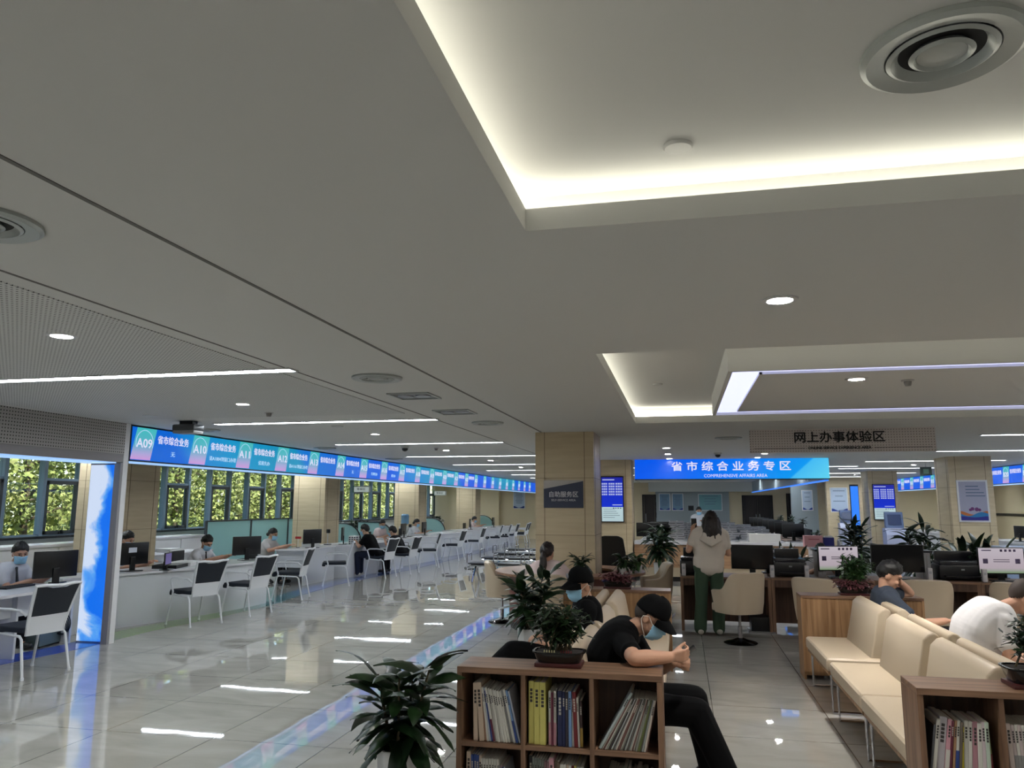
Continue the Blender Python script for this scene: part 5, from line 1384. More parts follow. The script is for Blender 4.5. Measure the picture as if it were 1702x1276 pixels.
for x, lab in ((1.42, 'low black shelf behind the desk carrying the blossoming planter'), (4.0, 'low black shelf behind the desk carrying the broad-leaved planter')):
    t = thing('plant_stand', lab, 'stand', (x, 12.0 if x < 2 else 11.9, 0))
    MB().box(-.3, .3, -.12, .12, .69, .72).build('stand_top', m_black, t, smooth=False)
    for s in (-1, 1): MB().box(s * .27 - .02, s * .27 + .02, -.1, .1, 0, .69).build('leg', m_black, t, smooth=False)
for i, (x, y) in enumerate(((-9.75, 20.6), (-9.6, 22.0), (-9.6, 27.9), (-9.5, 29.2), (-9.4, 35.0))):
    t = thing('green_planter', 'long planter of dark greenery along the staff aisle under the windows, %s from the viewer' % NTH[i], 'planter', (x, y, 0))
    MB().box(-.15, .15, -.6, .6, 0, .95).build('trough', m_ctr, t, smooth=False)
    rr = random.Random(40 + i); mb = MB()
    for k in range(170):
        th = rr.uniform(0, 2 * PI); el = rr.uniform(.0, 1.4)
        leaf(mb, (rr.uniform(-.12, .12), rr.uniform(-.6, .6), .95 + rr.uniform(-.02, .12)), (math.cos(th) * math.cos(el), math.sin(th) * math.cos(el), math.sin(el)), rr.uniform(.12, .24), .03, .7, rr, n=4)
    mb.build('foliage', m_leaf, t)
for i, (x, y) in enumerate(((9.8, 14.5), (9.9, 22.0), (9.9, 30.0))):
    t = thing('green_planter', 'long planter of dark greenery behind the far-side counter, %s from the viewer' % NTH[i], 'planter', (x, y, 0))
    MB().box(-.15, .15, -1.4, 1.4, 0, .95).build('trough', m_ctr, t, smooth=False)
    rr = random.Random(60 + i); mb = MB()
    for k in range(260):
        th = rr.uniform(0, 2 * PI); el = rr.uniform(.0, 1.4)
        leaf(mb, (rr.uniform(-.12, .12), rr.uniform(-1.4, 1.4), .95 + rr.uniform(-.02, .12)), (math.cos(th) * math.cos(el), math.sin(th) * math.cos(el), math.sin(el)), rr.uniform(.12, .24), .03, .7, rr, n=4)
    mb.build('foliage', m_leaf, t)
for i, (y, x) in enumerate(((20.2, 2.66), (22.0, 2.66), (24.5, 2.66), (18.25, 2.9))):
    t = thing('desk_plant', 'small white-flowered plant on the island edge before the dark double door, %s from the viewer' % NTH[[1, 2, 3, 0][i]], 'plant', (x, y, .87 if i == 3 else 1.12), 0)
    if i < 3: t.location.x = 2.89; t.location.z = 1.12
    pot(t, .05, .09); leafy(t, 70 + i, .08, .14, .12, 4, 7, .13, .02, .7, m_leaf)
t = thing('desk_plant', 'small plant in a pale square pot at the end of the reception counter', 'plant', (3.15, 15.4, .92)); pot(t, .1, .15, True); leafy(t, 81, .14, .2, .2, 6, 9, .2, .03, .8)
# bonsai tray on the guard's bookcase
def tray_plant(x, y, z, lab, seed, w, d, h, fm, saucer=True, r=.15, fz=.1, nb=7, L=.05, lw=.009, rim=None, ht=.2, nleaf=60):
    t = thing('bonsai_tray', lab, 'bonsai', (x, y, z))
    z0 = 0
    if saucer: MB().box(-w * .46, w * .46, -d * .46, d * .46, 0, .022, .006).build('saucer', mat('maroon saucer', (0.26, 0.09, 0.09), 0.4), t); z0 = .022
    def oval(s): return [(s * w / 2 * math.copysign(abs(math.cos(a)) ** .45, math.cos(a)), s * d / 2 * math.copysign(abs(math.sin(a)) ** .45, math.sin(a))) for a in [2 * PI * i / 36 for i in range(36)]]
    pts, fs = [], []
    prof = [(.82, 0), (.90, h * .35), (.98, h * .85), (1.04, h * .9), (1.04, h), (.96, h), (.93, h * .8)]
    for s, zz in prof: pts += [(p[0], p[1], z0 + zz) for p in oval(s)]
    for i in range(len(prof) - 1):
        for k in range(36): a, b_ = i * 36 + k, i * 36 + (k + 1) % 36; fs.append((a, b_, b_ + 36, a + 36))
    fs += [tuple(range(36))[::-1], tuple(range((len(prof) - 1) * 36, len(prof) * 36))]
    MB().raw(pts, fs).build('tray', mat('black glazed tray', (0.05, 0.052, 0.058), 0.12, 0, .6), t, auto=40)
    MB().prism(oval(.92), z0 + h * .8, z0 + h * .9, 'z').build('soil', m_soil, t, smooth=False)
    rr = random.Random(seed); sb = MB(); mb = MB(); zb = z0 + h * .88
    for k in range(nb):
        a = rr.uniform(0, 2 * PI); q = rr.uniform(.2, 1) * r
        b0 = V((rr.uniform(-.3, .3) * w, rr.uniform(-.2, .2) * d, zb)); tip = V((b0.x * .6 + math.cos(a) * q, b0.y * .6 + math.sin(a) * q * .6, zb + fz + ht * rr.uniform(.45, 1)))
        mid = b0.lerp(tip, .5) + V((rr.uniform(-.02, .02), 0, .01)); sb.tube([b0, mid, tip], [.006, .005, .002], 5)
        for i in range(nleaf):
            p = b0.lerp(tip, rr.uniform(.35, 1.05)) + V((rr.gauss(0, .03), rr.gauss(0, .03), rr.gauss(0, .02)))
            th = rr.uniform(0, 2 * PI); el = rr.uniform(-.5, 1.0)
            leaf(mb, p, (math.cos(th) * math.cos(el), math.sin(th) * math.cos(el), math.sin(el)), L * rr.uniform(.7, 1.3), lw, .5, rr, n=3)
    sb.build('stem', m_stem, t); mb.build('foliage', fm, t)
    return t, zb
t, zb = tray_plant(-.70, 4.45, .8, 'bonsai in a long black tray on a maroon saucer, on the guard side bookcase', 31, .285, .17, .06, m_leaf, r=.14, ht=.175, nb=13, L=.055, lw=.009, nleaf=55)
for nm, x0, c in (('pale_peg', -.075, (0.78, 0.74, 0.55)), ('red_peg', .02, (0.42, 0.10, 0.10))):
    b = MB()
    for k in range(5): b.cone((x0 + .014 * k, -.066, zb - .005), (x0 + .014 * k, -.066, zb + .014), .0042, .0036, 6)
    b.build(nm, mat(nm + ' paint', c, 0.5), t)
tray_plant(1.71, 4.47, .8, 'bushy plant in a black glossy oval bowl on the bookcase at the picture edge', 32, .30, .19, .075, m_leaf, r=.12, ht=.17, nb=10, L=.06, lw=.011, nleaf=42)
tray_plant(-.70, 8.5, .8, 'small reddish tray plant on the divider behind the guards', 33, .32, .15, .055, m_leafr, r=.12, ht=.05, fz=.03, nb=9, L=.05, lw=.009)
tray_plant(1.66, 8.46, .8, 'bushy green and reddish tray plant on the divider beside the resting man', 34, .30, .16, .06, m_leaf2, r=.17, ht=.2, nb=12, L=.06, lw=.010, nleaf=70)
t = bpy.context.scene.objects['bonsai_tray.003']
rr = random.Random(5); mb = MB()
for i in range(420):
    th = rr.uniform(0, 2 * PI); q = rr.uniform(.05, .17)
    leaf(mb, (math.cos(th) * q, math.sin(th) * q * .6, .09 + rr.uniform(-.02, .07)), (math.cos(th), math.sin(th), rr.uniform(-.3, .6)), .045, .009, .5, rr, n=3)
mb.build('red_foliage', m_leafr, t)
# plants on the ring counter
for x, y, sd, lab in ((-1.3, 10.08, 35, 'drooping potted plant on the round counter before the sign pillar'), (-.78, 10.55, 36, 'leafy potted plant on the round counter at the pillar corner'), (-.62, 10.85, 38, 'small reddish-green potted plant on the round counter, beside the far tub chair')):
    t = thing('desk_plant', lab, 'plant', (x, y, .765)); pot(t, .07, .1); leafy(t, sd, .09, .16, .16, 5, 9, .17, .03, 1.0, m_leaf2 if sd == 38 else m_leaf)
for x, y, sd, lab in ((1.70, 6.865, 51, 'little green plant peeking through the gap between cream seats, by the divider'), (1.70, 5.655, 52, 'little green plant peeking between cream seats behind the bookcase')):
    t = thing('floor_plant', lab, 'plant', (x, y, 0)); pot(t, .04, .32); leafy(t, sd, .30, .2, .05, 3, 8, .13, .02, .9)
# ================================================================ people
m_skin = mat('skin', (0.78, 0.60, 0.50), 0.5, 0, 0.35)
m_hair = mat('black hair', (0.045, 0.04, 0.04), 0.5)
m_hairb = mat('brown black hair', (0.13, 0.09, 0.075), 0.5)
m_shave = mat('short cropped hair', (0.22, 0.175, 0.15), 0.7)
m_fade = mat('faded hair', (0.13, 0.105, 0.095), 0.7)
m_mask = mat('blue face mask', (0.60, 0.80, 0.92), 0.7)
m_loop = mat('ear loop', (0.86, 0.85, 0.82), 0.7)
m_gblk = mat('black uniform cloth', (0.035, 0.037, 0.046), 0.85, 0, 0.12)
m_eye = mat('dark eye', (0.06, 0.045, 0.04), 0.2)
m_lip = mat('lip', (0.62, 0.38, 0.34), 0.5)
m_shoe = mat('black shoe', (0.06, 0.06, 0.065), 0.35)
def fuse(mb, name, m, parent, vox, smooth=5, noise_amt=0, nsc=8):
    o = mb.build(name, m, None, auto=None)
    r = o.modifiers.new('r', 'REMESH'); r.mode = 'VOXEL'; r.voxel_size = vox; r.use_smooth_shade = True
    s = o.modifiers.new('s', 'SMOOTH'); s.iterations = smooth; s.factor = .5
    baked(o)
    if noise_amt:
        co = [v.co.copy() for v in o.data.vertices]; no = [v.normal.copy() for v in o.data.vertices]; flat = []
        for c, q in zip(co, no): flat += (c + q * (noise.noise(V((c.x * nsc, c.y * nsc, c.z * nsc * .5))) * noise_amt))[:]
        o.data.vertices.foreach_set('co', flat); o.data.update()
    o.data.materials.clear(); o.data.materials.append(m); o.data.shade_smooth()
    if parent is not None: o.parent = parent
    return o
def hand(b, W, d, n, curl, size=1.0, side=1, spread=.19):
    """palm and five fingers; d along the hand, n out of the back of the hand, curl in radians per joint"""
    d = V(d).normalized(); n = V(n); n = (n - d * n.dot(d)).normalized(); s = d.cross(n).normalized() * side
    W = V(W); q = size
    for i in range(4):
        off = s * (i - 1.5) * .019 * q
        b.cone(W + off * .6 + d * .012, W + off + d * .08 * q, .013 * q, .0125 * q, 8)
        p = W + off + d * .085 * q; base = (d + s * (i - 1.5) * spread * .25).normalized()
        for k, L in enumerate((.040, .026, .021)):
            a = curl * (.7, 1.7, 2.4)[k]; dd = base * math.cos(a) - n * math.sin(a)
            e = p + dd * L * q * (.9, 1.08, 1.0, .8)[i]
            b.cone(p, e, .0088 * q * (1 - .08 * k), .0082 * q * (1 - .1 * k), 8); p = e
    p = W + s * (-1) * .022 * q + d * .02 * q; dd = (d * .85 - s * .42 - n * .40).normalized()
    for L in (.042, .030, .026): e = p + dd * L * q; b.cone(p, e, .011 * q, .0095 * q, 8); p = e; dd = (dd + d * .35 - n * .25 * curl).normalized()
def person(label, P, C, H, f, S, E, W, K=None, A=None, toe=None, shirt=None, sleeve=.55, pants=None, shoes=None, hair='short', hairm=None, mask=False, cap=False, vox=.012, face=False, Bk=None, girth=1.0, legr=1.0, hands=None, pantr=.0, skin=None, armr=1.0, tilt=0.0, group=None, hk=1.0):
    P, C, H, f = V(P), V(C), V(H), V(f).normalized()
    S = [V(s) for s in S]; E = [V(e) for e in E]; W = [V(w) for w in W]
    u = V((0, 0, 1)); u = (u - f * u.dot(f)).normalized(); r = f.cross(u).normalized()
    if tilt: Mt = Matrix.Rotation(tilt, 3, f); u = Mt @ u; r = Mt @ r
    sd = (S[1] - S[0]).normalized()
    neck = C + (H - C) * .15
    def head(p): return H + r * p[0] + f * p[1] + u * p[2]
    b = MB(); HR = Matrix((r, f, u)).transposed()
    b.ball(head((0, -.008, .02)), (.075, .095, .10), 18, HR)
    b.ball(head((0, .022, -.045)), (.062, .066, .075), 16, HR)
    b.ball(head((0, .05, -.085)), (.038, .036, .036), 12, HR)
    b.cone(head((0, .092, .005)), head((0, .112, -.028)), .009, .0135, 8)
    b.ball(head((0, .078, .028)), (.055, .022, .014), 10, HR)
    for s in (-1, 1):
        b.ball(head((s * .076, -.012, -.015)), (.010, .022, .032), 10, HR)
        b.ball(head((s * .036, .072, -.035)), (.02, .02, .02), 8, HR)
    if face: b.ball(head((0, .088, -.062)), (.026, .014, .012), 10, HR)
    b.cone(C - (H - C) * .25, head((0, -.02, -.06)), .058 * girth, .054, 14)
    b.cone(S[0], S[1], .052, .052, 10)
    b.cone(P, C, .07, .07, 10)
    for k in (0, 1):
        b.cone(S[k], E[k], .046 * girth, .040 * armr, 12); b.cone(E[k], E[k].lerp(W[k], .35), .040 * armr, .042 * armr, 12); b.cone(E[k].lerp(W[k], .35), W[k], .042 * armr, .028 * armr, 12)
        d = (W[k] - E[k]).normalized()
        hd = (hands or [None, None])[k]
        if hd: d = V(hd[0]); nb = V(hd[1]); cu = hd[2]
        else: nb = V((0, 0, 1)) if abs(d.z) < .8 else f; cu = .45
        hand(b, W[k], d, nb, cu, 1.0, -1 if k == 0 else 1)
    hips = [P - sd * .09, P + sd * .09]
    if K:
        K = [V(k) for k in K]; A = [V(a) for a in A]
        hs = K[1] - K[0]; hs = hs.normalized() if hs.length > .05 else sd
        hips = [P - hs * .09, P + hs * .09]
        for k in (0, 1):
            b.cone(hips[k], K[k], .07, .05, 10); b.cone(K[k], A[k], .05, .036, 10)
            t = V(toe or f); t.z = 0; t.normalize(); b.cone(A[k], A[k] + t * .12 - V((0, 0, A[k].z * .45)), .036, .026, 8)
    body = fuse(b, 'person', skin or m_skin, None, vox, 4)
    tag(body, label, 'person', group)
    # clothes
    b = MB(); n = 22
    up0 = sd if not K else (hs + sd).normalized()
    for i in range(n + 1):
        t = i / n; c = P.lerp(C, t)
        if Bk is not None: c = (P * (1 - t) ** 2 + V(Bk) * 2 * t * (1 - t) + C * t * t)
        ax = up0.lerp(sd, t).normalized()
        hw = (.085 + .02 * math.sin(PI * t) - (.012 if .2 < t < .45 else 0)) * girth + (.02 if .6 < t < .95 else 0); rad = (.118 - .018 * t + .012 * math.sin(PI * max(0, t - .3) / .7)) * girth
        if t > .95: rad *= .7
        if t == 0 and not K: rad *= .98
        b.cone(c - ax * hw, c + ax * hw, rad, rad, 14)
    for k in (0, 1):
        b.ball(S[k] + (C - S[k]) * .12, (.078 * girth,) * 3, 12)
        e = S[k].lerp(E[k], min(1, sleeve)); b.cone(S[k], e, .070 * girth, .060 if sleeve <= 1 else .052, 14, True)
        if sleeve <= 1:
            dd = (E[k] - S[k]).normalized(); b.cone(e - dd * .03, e + dd * .02, .060, .062, 14, False)
        if sleeve > 1: b.cone(E[k], W[k] - (W[k] - E[k]).normalized() * .01, .052, .038, 12)
    up = (H - C).normalized(); b.cone(C - up * .02, C + up * .035, .072, .064, 14, False)
    sh = fuse(b, 'shirt', shirt, body, vox * 1.1, 6, .006, 9)
    if pants:
        b = MB(); b.cone(hips[0], hips[1], .112 * girth, .112 * girth, 14)
        for k in (0, 1):
            b.cone(hips[k], K[k], .098 * legr, .074 * legr + pantr * .5, 14); b.cone(K[k], A[k] + V((0, 0, -.0)), .073 * legr + pantr * .5, .060 * legr + pantr, 14, True)
        fuse(b, 'trousers', pants, body, vox * 1.1, 6, .007, 8)
    if K:
        for k in (0, 1):
            t = V(toe or f); t.z = 0; t.normalize(); b = MB(); z = max(.0, A[k].z - .075)
            a0 = V((A[k].x, A[k].y, z + .045)); b.cone(a0 - t * .05, a0 + t * .14 - V((0, 0, .008)), .043, .038, 12); b.cone(a0, a0 + V((0, 0, .05)), .046, .043, 10)
            so = fuse(b, 'shoe', shoes or m_shoe, body, .012, 3)
            for v in so.data.vertices:
                if v.co.z < z + .004: v.co.z = z + .004
    # hair
    hm = hairm or m_hair
    if hair in ('short', 'crop', 'bun', 'long', 'pony'):
        def scalp(nm, m_, th, base, fy, by, off, rag, sp):
            pts, fs, idx = [], [], {}
            NU, NV = 48, 30
            for j in range(NV + 1):
                for i in range(NU):
                    a = 2 * PI * i / NU; e = PI / 2 - PI * .88 * j / NV
                    d = V((math.cos(e) * math.cos(a), math.cos(e) * math.sin(a), math.sin(e)))
                    lim = (fy if d.y > 0 else by) * d.y - off + rag * noise.noise(V((d.x * 4, d.y * 4, 3)))
                    idx[(j, i)] = d.z > lim and not (d.z < .0 and -.10 < d.y < .42)
                    k = 1 + sp * (.09 * noise.noise(d * 6) + .06 * noise.noise(d * 17))
                    tf = max(.1, min(1, (d.z - lim) * 1.8)) * th
                    pts.append(head((d.x * (.0765 * base + tf) * k, -.008 + d.y * (.0965 * base + tf) * k, .02 + d.z * (.1015 * base + tf * 1.25) * k)))
            for j in range(NV):
                for i in range(NU):
                    q = [(j, i), (j, (i + 1) % NU), (j + 1, (i + 1) % NU), (j + 1, i)]
                    if all(idx[x] for x in q): fs.append(tuple(x[0] * NU + x[1] for x in q))
            mb = MB().raw(pts, fs); bmesh.ops.delete(mb.bm, geom=[v for v in mb.bm.verts if not v.link_faces], context='VERTS')
            h_ = mb.build(nm, m_, body, auto=None)
            so = h_.modifiers.new('s', 'SOLIDIFY'); so.thickness = .005; so.offset = -1; baked(h_); h_.data.shade_smooth()
            return h_
        if hair == 'crop': ho = scalp('hair', hm, .003, 1.045, .66, .66, .26, .02, 0)
        else:
            ho = scalp('hair', hm, .014 * hk if hair == 'short' else .009 * hk, 1.05, .60, .74, .12, .10, 1.0)
            scalp('hair_sides', hm if hair != 'short' else m_fade, .003, 1.04, .70, .70, .32, .03, 0)
        if hair in ('long', 'bun', 'pony'):
            b = MB(); rr = random.Random(4)
            if hair == 'long':
                for k in range(26):
                    a = R(-100 + 200 * k / 25); p0 = head((math.sin(a) * .075, -.02 - math.cos(a) * .075, .04))
                    pts = [p0 + V((0, 0, -.0))]; w1 = rr.uniform(.9, 1.35)
                    for s_ in range(1, 6): pts.append(head((math.sin(a) * (.075 + .02 * s_ * w1 * .5 + .012 * math.sin(s_ * 2 + k)), -.03 - math.cos(a) * (.085 + .006 * s_ + .012 * math.sin(s_ * 1.7 + k * 2)), .04 - .058 * s_ * w1 * .9)))
                    b.tube(pts, [.03, .03, .028, .024, .018, .008], 7)
                b.ball(head((0, -.03, -.03)), (.075, .07, .1), 14, HR)
            elif hair == 'pony':
                b.ball(head((0, -.10, .0)), (.03, .03, .03), 10)
                for k in range(7): a = k * .9; b.tube([head((0, -.10, .0)), head((.02 * math.cos(a), -.135, -.06)), head((.03 * math.cos(a), -.12 + .02 * math.sin(a), -.16)), head((.02 * math.cos(a), -.11, -.25))], [.026, .028, .022, .008], 7)
            else: b.ball(head((0, -.115, -.03)), (.036, .032, .036), 12); b.ball(head((.0, -.085, -.01)), (.03, .03, .03), 10)
            fuse(b, 'hair_length', hm, ho, .008 if vox < .011 else .014, 2, .008, 22)
    if cap:
        b = MB(); pts, fs = [], []
        NU, NV = 36, 9
        for j in range(NV + 1):
            e = PI / 2 * j / NV
            for i in range(NU):
                a = 2 * PI * i / NU; q = (math.cos(e) ** .75); front = max(0, math.sin(a))
                pts.append(head((math.cos(a) * .088 * q, -.006 + math.sin(a) * .108 * q, .028 + (.108 + .012 * front) * math.sin(e) - .012 * (math.sin(a) < 0) * (1 - j / NV))))
        for j in range(NV):
            for i in range(NU): a_, c_ = j * NU + i, j * NU + (i + 1) % NU; fs.append((a_, c_, c_ + NU, a_ + NU))
        b.raw(pts, fs); b.ball(head((0, -.006, .137)), .008, 8)
        co = b.build('cap', m_gblk, body, auto=60); so = co.modifiers.new('s', 'SOLIDIFY'); so.thickness = .008; so.offset = -1; baked(co); co.data.shade_smooth()
        pts, fs = [], []; n = 16
        for lay in (0, 1):
            for i in range(n + 1):
                a = R(28 + 124 * i / n)
                for q in (0, .5, 1):
                    L = q * .078 * max(0.0, math.sin((a - R(28)) / R(124) * PI)) ** .5
                    pts.append(head((math.cos(a) * (.089 + L * .15), -.006 + math.sin(a) * .109 + L, .034 - .030 * q + .014 * math.sin(a) * (1 - q) - .02 * abs(math.cos(a)) - .005 * lay)))
        m = (n + 1) * 3
        for lay in (0, 1):
            for i in range(n):
                for q in (0, 1): a_ = lay * m + i * 3 + q; fs.append((a_, a_ + 1, a_ + 4, a_ + 3))
        for i in range(n): a_ = i * 3 + 2; fs.append((a_, a_ + 3, a_ + 3 + m, a_ + m))
        MB().raw(pts, fs).build('cap_brim', m_gblk, co)
        MB().ball(head((0, .108, .085)), (.016, .006, .02), 10, HR).build('cap_badge', mat('grey badge', (0.55, 0.55, 0.60), 0.5), co)
    if mask:
        pts, fs = [], []; nu, nv = 16, 10
        for j in range(nv + 1):
            w = j / nv
            for i in range(nu + 1):
                a = R(-62 + 124 * i / nu); c = math.cos(a)
                z = -.012 - .098 * w - .012 * (1 - c); rad_f = .108 + .016 * math.sin(PI * min(1, w * 1.05)) * c - .02 * max(0, w - .7) * 3
                x = math.sin(a) * (.084 - .012 * w); y = c * rad_f + (.018 if w < .35 and abs(a) < .35 else 0) * (1 - w) - .012 + .0025 * math.sin(w * 26)
                pts.append(head((x, y, z)))
        for j in range(nv):
            for i in range(nu): a_ = j * (nu + 1) + i; fs.append((a_, a_ + 1, a_ + nu + 2, a_ + nu + 1))
        mo = MB().raw(pts, fs).build('face_mask', m_mask, body, auto=None)
        so = mo.modifiers.new('s', 'SOLIDIFY'); so.thickness = .004; so.offset = 1; baked(mo); mo.data.shade_smooth()
        for s in (-1, 1):
            q = math.sin(R(62)); MB().tube([head((s * q * .084, .038, -.022)), head((s * .087, -.005, .012)), head((s * .088, -.036, -.005)), head((s * .085, -.036, -.03)), head((s * .08, -.0, -.075)), head((s * q * .074, .036, -.112))], .0022, 5).build('ear_loop', m_loop, mo)
    if face or mask:
        for s in (-1, 1):
            MB().ball(head((s * .031, .083, .004)), (.013, .008, .0055), 10, HR).build('eye', m_eye, body)
            MB().tube([head((s * .014, .094, .022)), head((s * .032, .093, .028)), head((s * .05, .078, .022))], [.003, .0035, .002], 5).build('eyebrow', m_hair, body)
    if face:
        MB().tube([head((-.024, .088, -.062)), head((0, .102, -.060)), head((.024, .088, -.062))], [.003, .005, .003], 6).build('mouth', m_lip, body)
    return body, head
white_sh = mat('white shirt cloth', (0.82, 0.82, 0.84), 0.8, 0, .2)
cream_t = mat('cream T-shirt cloth', (0.84, 0.80, 0.75), 0.85, 0, .2)
white_t = mat('white T-shirt cloth', (0.86, 0.85, 0.85), 0.85, 0, .2)
pink_t = mat('pinkish white cloth', (0.86, 0.78, 0.77), 0.85, 0, .2)
slate_t = mat('grey-blue polo cloth', (0.23, 0.26, 0.31), 0.85, 0, .2)
green_p = mat('dark green trousers', (0.25, 0.32, 0.255), 0.8, 0, .2)
dark_p = mat('dark trousers', (0.075, 0.075, 0.09), 0.85, 0, .2)
jean_p = mat('dark jeans', (0.12, 0.14, 0.21), 0.85, 0, .2)
shoe_w = mat('pale sneaker', (0.75, 0.73, 0.70), 0.6)
# guard looking at a phone
o, hd = person('security guard in black cap and blue mask leaning an arm on the bookcase', (-.43, 4.97, .50), (-.35, 4.95, .915), (-.205, 4.93, 1.015), (.80, -.10, -.52), [(-.36, 5.14, .885), (-.37, 4.76, .885)], [(-.20, 5.13, .66), (-.28, 4.50, .845)], [(-.07, 4.79, .785), (-.095, 4.56, .850)],
    [(.04, 5.14, .50), (.05, 4.82, .50)], [(.12, 5.18, .09), (.24, 4.80, .09)], (1, -.1, 0), m_gblk, .62, m_gblk, m_shoe, 'crop', m_shave, True, True, .0065, Bk=(-.58, 4.96, .78), girth=1.06, legr=1.06, pantr=.008,
    armr=1.14, hands=[((.85, -.45, -.05), (.4, .8, -.1), 1.25), ((.95, .26, .08), (.2, -.88, -.3), .85)])
t = thing('phone', 'dark smartphone in the hands of the guard leaning on the bookcase', 'phone', (.0, 4.625, .862), R(8))
MB().obox((0, 0, 0), (.066, .008, .125), (R(50), R(25), R(70)), .003).build('case', m_black, t); MB().obox((-.003, .0, .003), (.058, .003, .115), (R(50), R(25), R(70))).build('screen', m_off, t, smooth=False)
# guard with crossed legs
o, hd = person('security guard in black cap and blue mask sitting with crossed legs, face turned to us', (-.90, 6.07, .50), (-.74, 6.05, .935), (-.775, 5.98, 1.085), (-.72, -.60, -.10), [(-.71, 5.85, .905), (-.78, 6.25, .895)], [(-.78, 5.74, .63), (-.92, 6.34, .63)], [(-1.0, 5.88, .655), (-1.08, 6.2, .66)],
    [(-1.28, 5.86, .60), (-1.33, 6.20, .53)], [(-1.55, 5.98, .36), (-1.32, 6.22, .09)], (-1, 0, 0), m_gblk, .65, m_gblk, m_shoe, 'crop', m_shave, True, True, .0065, Bk=(-.72, 6.07, .7), girth=1.06, legr=1.08)
MB().raw([(-.70 + .075 * math.cos(w) * s_, 5.775 - .0, .80 + .06 * math.sin(w) * s_) for w in [R(40 + 100 * i / 8) for i in range(9)] for s_ in (.8, 1.0)], [(2 * i, 2 * i + 2, 2 * i + 3, 2 * i + 1) for i in range(8)]).build('sleeve_patch', mat('patch grey', (0.50, 0.50, 0.55), 0.7), o)
# man resting his head on his hand
person('man in grey-blue polo dozing with his head propped on one hand', (1.99, 7.76, .50), (1.80, 7.77, .90), (1.845, 7.77, 1.055), (.86, -.22, -.42), [(1.80, 7.97, .875), (1.79, 7.57, .865)], [(2.12, 8.22, .855), (1.98, 7.44, .675)], [(1.975, 7.98, .985), (2.20, 7.49, .705)],
    [(2.41, 7.92, .52), (2.42, 7.62, .53)], [(2.40, 7.95, .09), (2.48, 7.6, .09)], (1, 0, 0), slate_t, .58, dark_p, shoe_w, 'short', m_hair, False, False, .007, True, Bk=(1.76, 7.77, .66),
    hands=[((-.55, -.55, .62), (.6, .3, .6), .5), ((.95, .05, .05), (0, 0, 1), .12)])
# man in white bending forward
person('man in white T-shirt with cropped hair bending forward behind the black plant bowl', (1.98, 6.0, .52), (2.09, 6.0, .975), (2.27, 5.99, 1.075), (.80, -.12, -.50), [(2.06, 6.19, .93), (2.05, 5.81, .93)], [(2.16, 6.3, .66), (2.04, 5.68, .70)], [(2.34, 6.1, .64), (2.26, 5.74, .68)],
    [(2.43, 6.12, .52), (2.43, 5.87, .52)], [(2.42, 6.15, .09), (2.44, 5.85, .09)], (1, 0, 0), white_t, .6, dark_p, m_shoe, 'crop', m_shave, False, False, .007, True, Bk=(1.84, 6.0, .84), girth=1.1)
# woman standing at the desk
o, hd = person('woman in cream hooded top and green trousers standing with her back to us', (.32, 10.68, .87), (.36, 10.70, 1.35), (.375, 10.70, 1.475), (.1, 1, -.05), [(.175, 10.70, 1.305), (.535, 10.71, 1.295)], [(.07, 10.62, 1.09), (.585, 10.76, 1.05)], [(.125, 10.80, 1.31), (.46, 10.97, 1.12)],
    [(.215, 10.70, .47), (.435, 10.72, .47)], [(.19, 10.70, .085), (.43, 10.74, .085)], (-.1, 1, 0), cream_t, .6, green_p, shoe_w, 'long', m_hairb, False, False, .008, girth=.97, legr=.98, pantr=.022,
    hands=[((.15, .25, .95), (-.6, -.6, 0), .5), ((-.2, .95, .2), (0, -.2, 1), .5)])
b = MB()
for k in range(5): b.tube([(.27 - .012 * k, 10.585 - .012 * math.sin(k), 1.33 - .022 * k), (.365, 10.55 - .006 * k, 1.265 - .026 * k), (.46 + .012 * k, 10.59 - .01 * math.sin(k), 1.33 - .022 * k)], .022, 8)
fuse(b, 'hood', cream_t, o, .01, 4)
t = thing('phone', 'dark smartphone held up by the woman in green trousers', 'phone', (.155, 10.86, 1.43)); MB().obox((0, 0, 0), (.075, .009, .15), (R(-10), 0, R(10)), .003).build('case', m_black, t); MB().obox((0, -.0055, 0), (.066, .002, .138), (R(-10), 0, R(10))).build('screen', m_off, t, smooth=False)
# seated woman at the ring counter
person('woman in pinkish white top with tied hair seated at the round counter', (-1.64, 9.58, .52), (-1.66, 9.66, .945), (-1.665, 9.68, 1.085), (.25, 1, -.1), [(-1.83, 9.65, .90), (-1.48, 9.66, .90)], [(-1.92, 9.83, .72), (-1.37, 9.80, .76)], [(-1.75, 10.05, .80), (-1.30, 10.06, .80)],
    [(-1.75, 9.98, .52), (-1.5, 9.98, .52)], [(-1.75, 9.95, .09), (-1.5, 9.95, .09)], (0, 1, 0), pink_t, .6, dark_p, m_shoe, 'pony', m_hairb, vox=.010, girth=.92, hk=1.1)
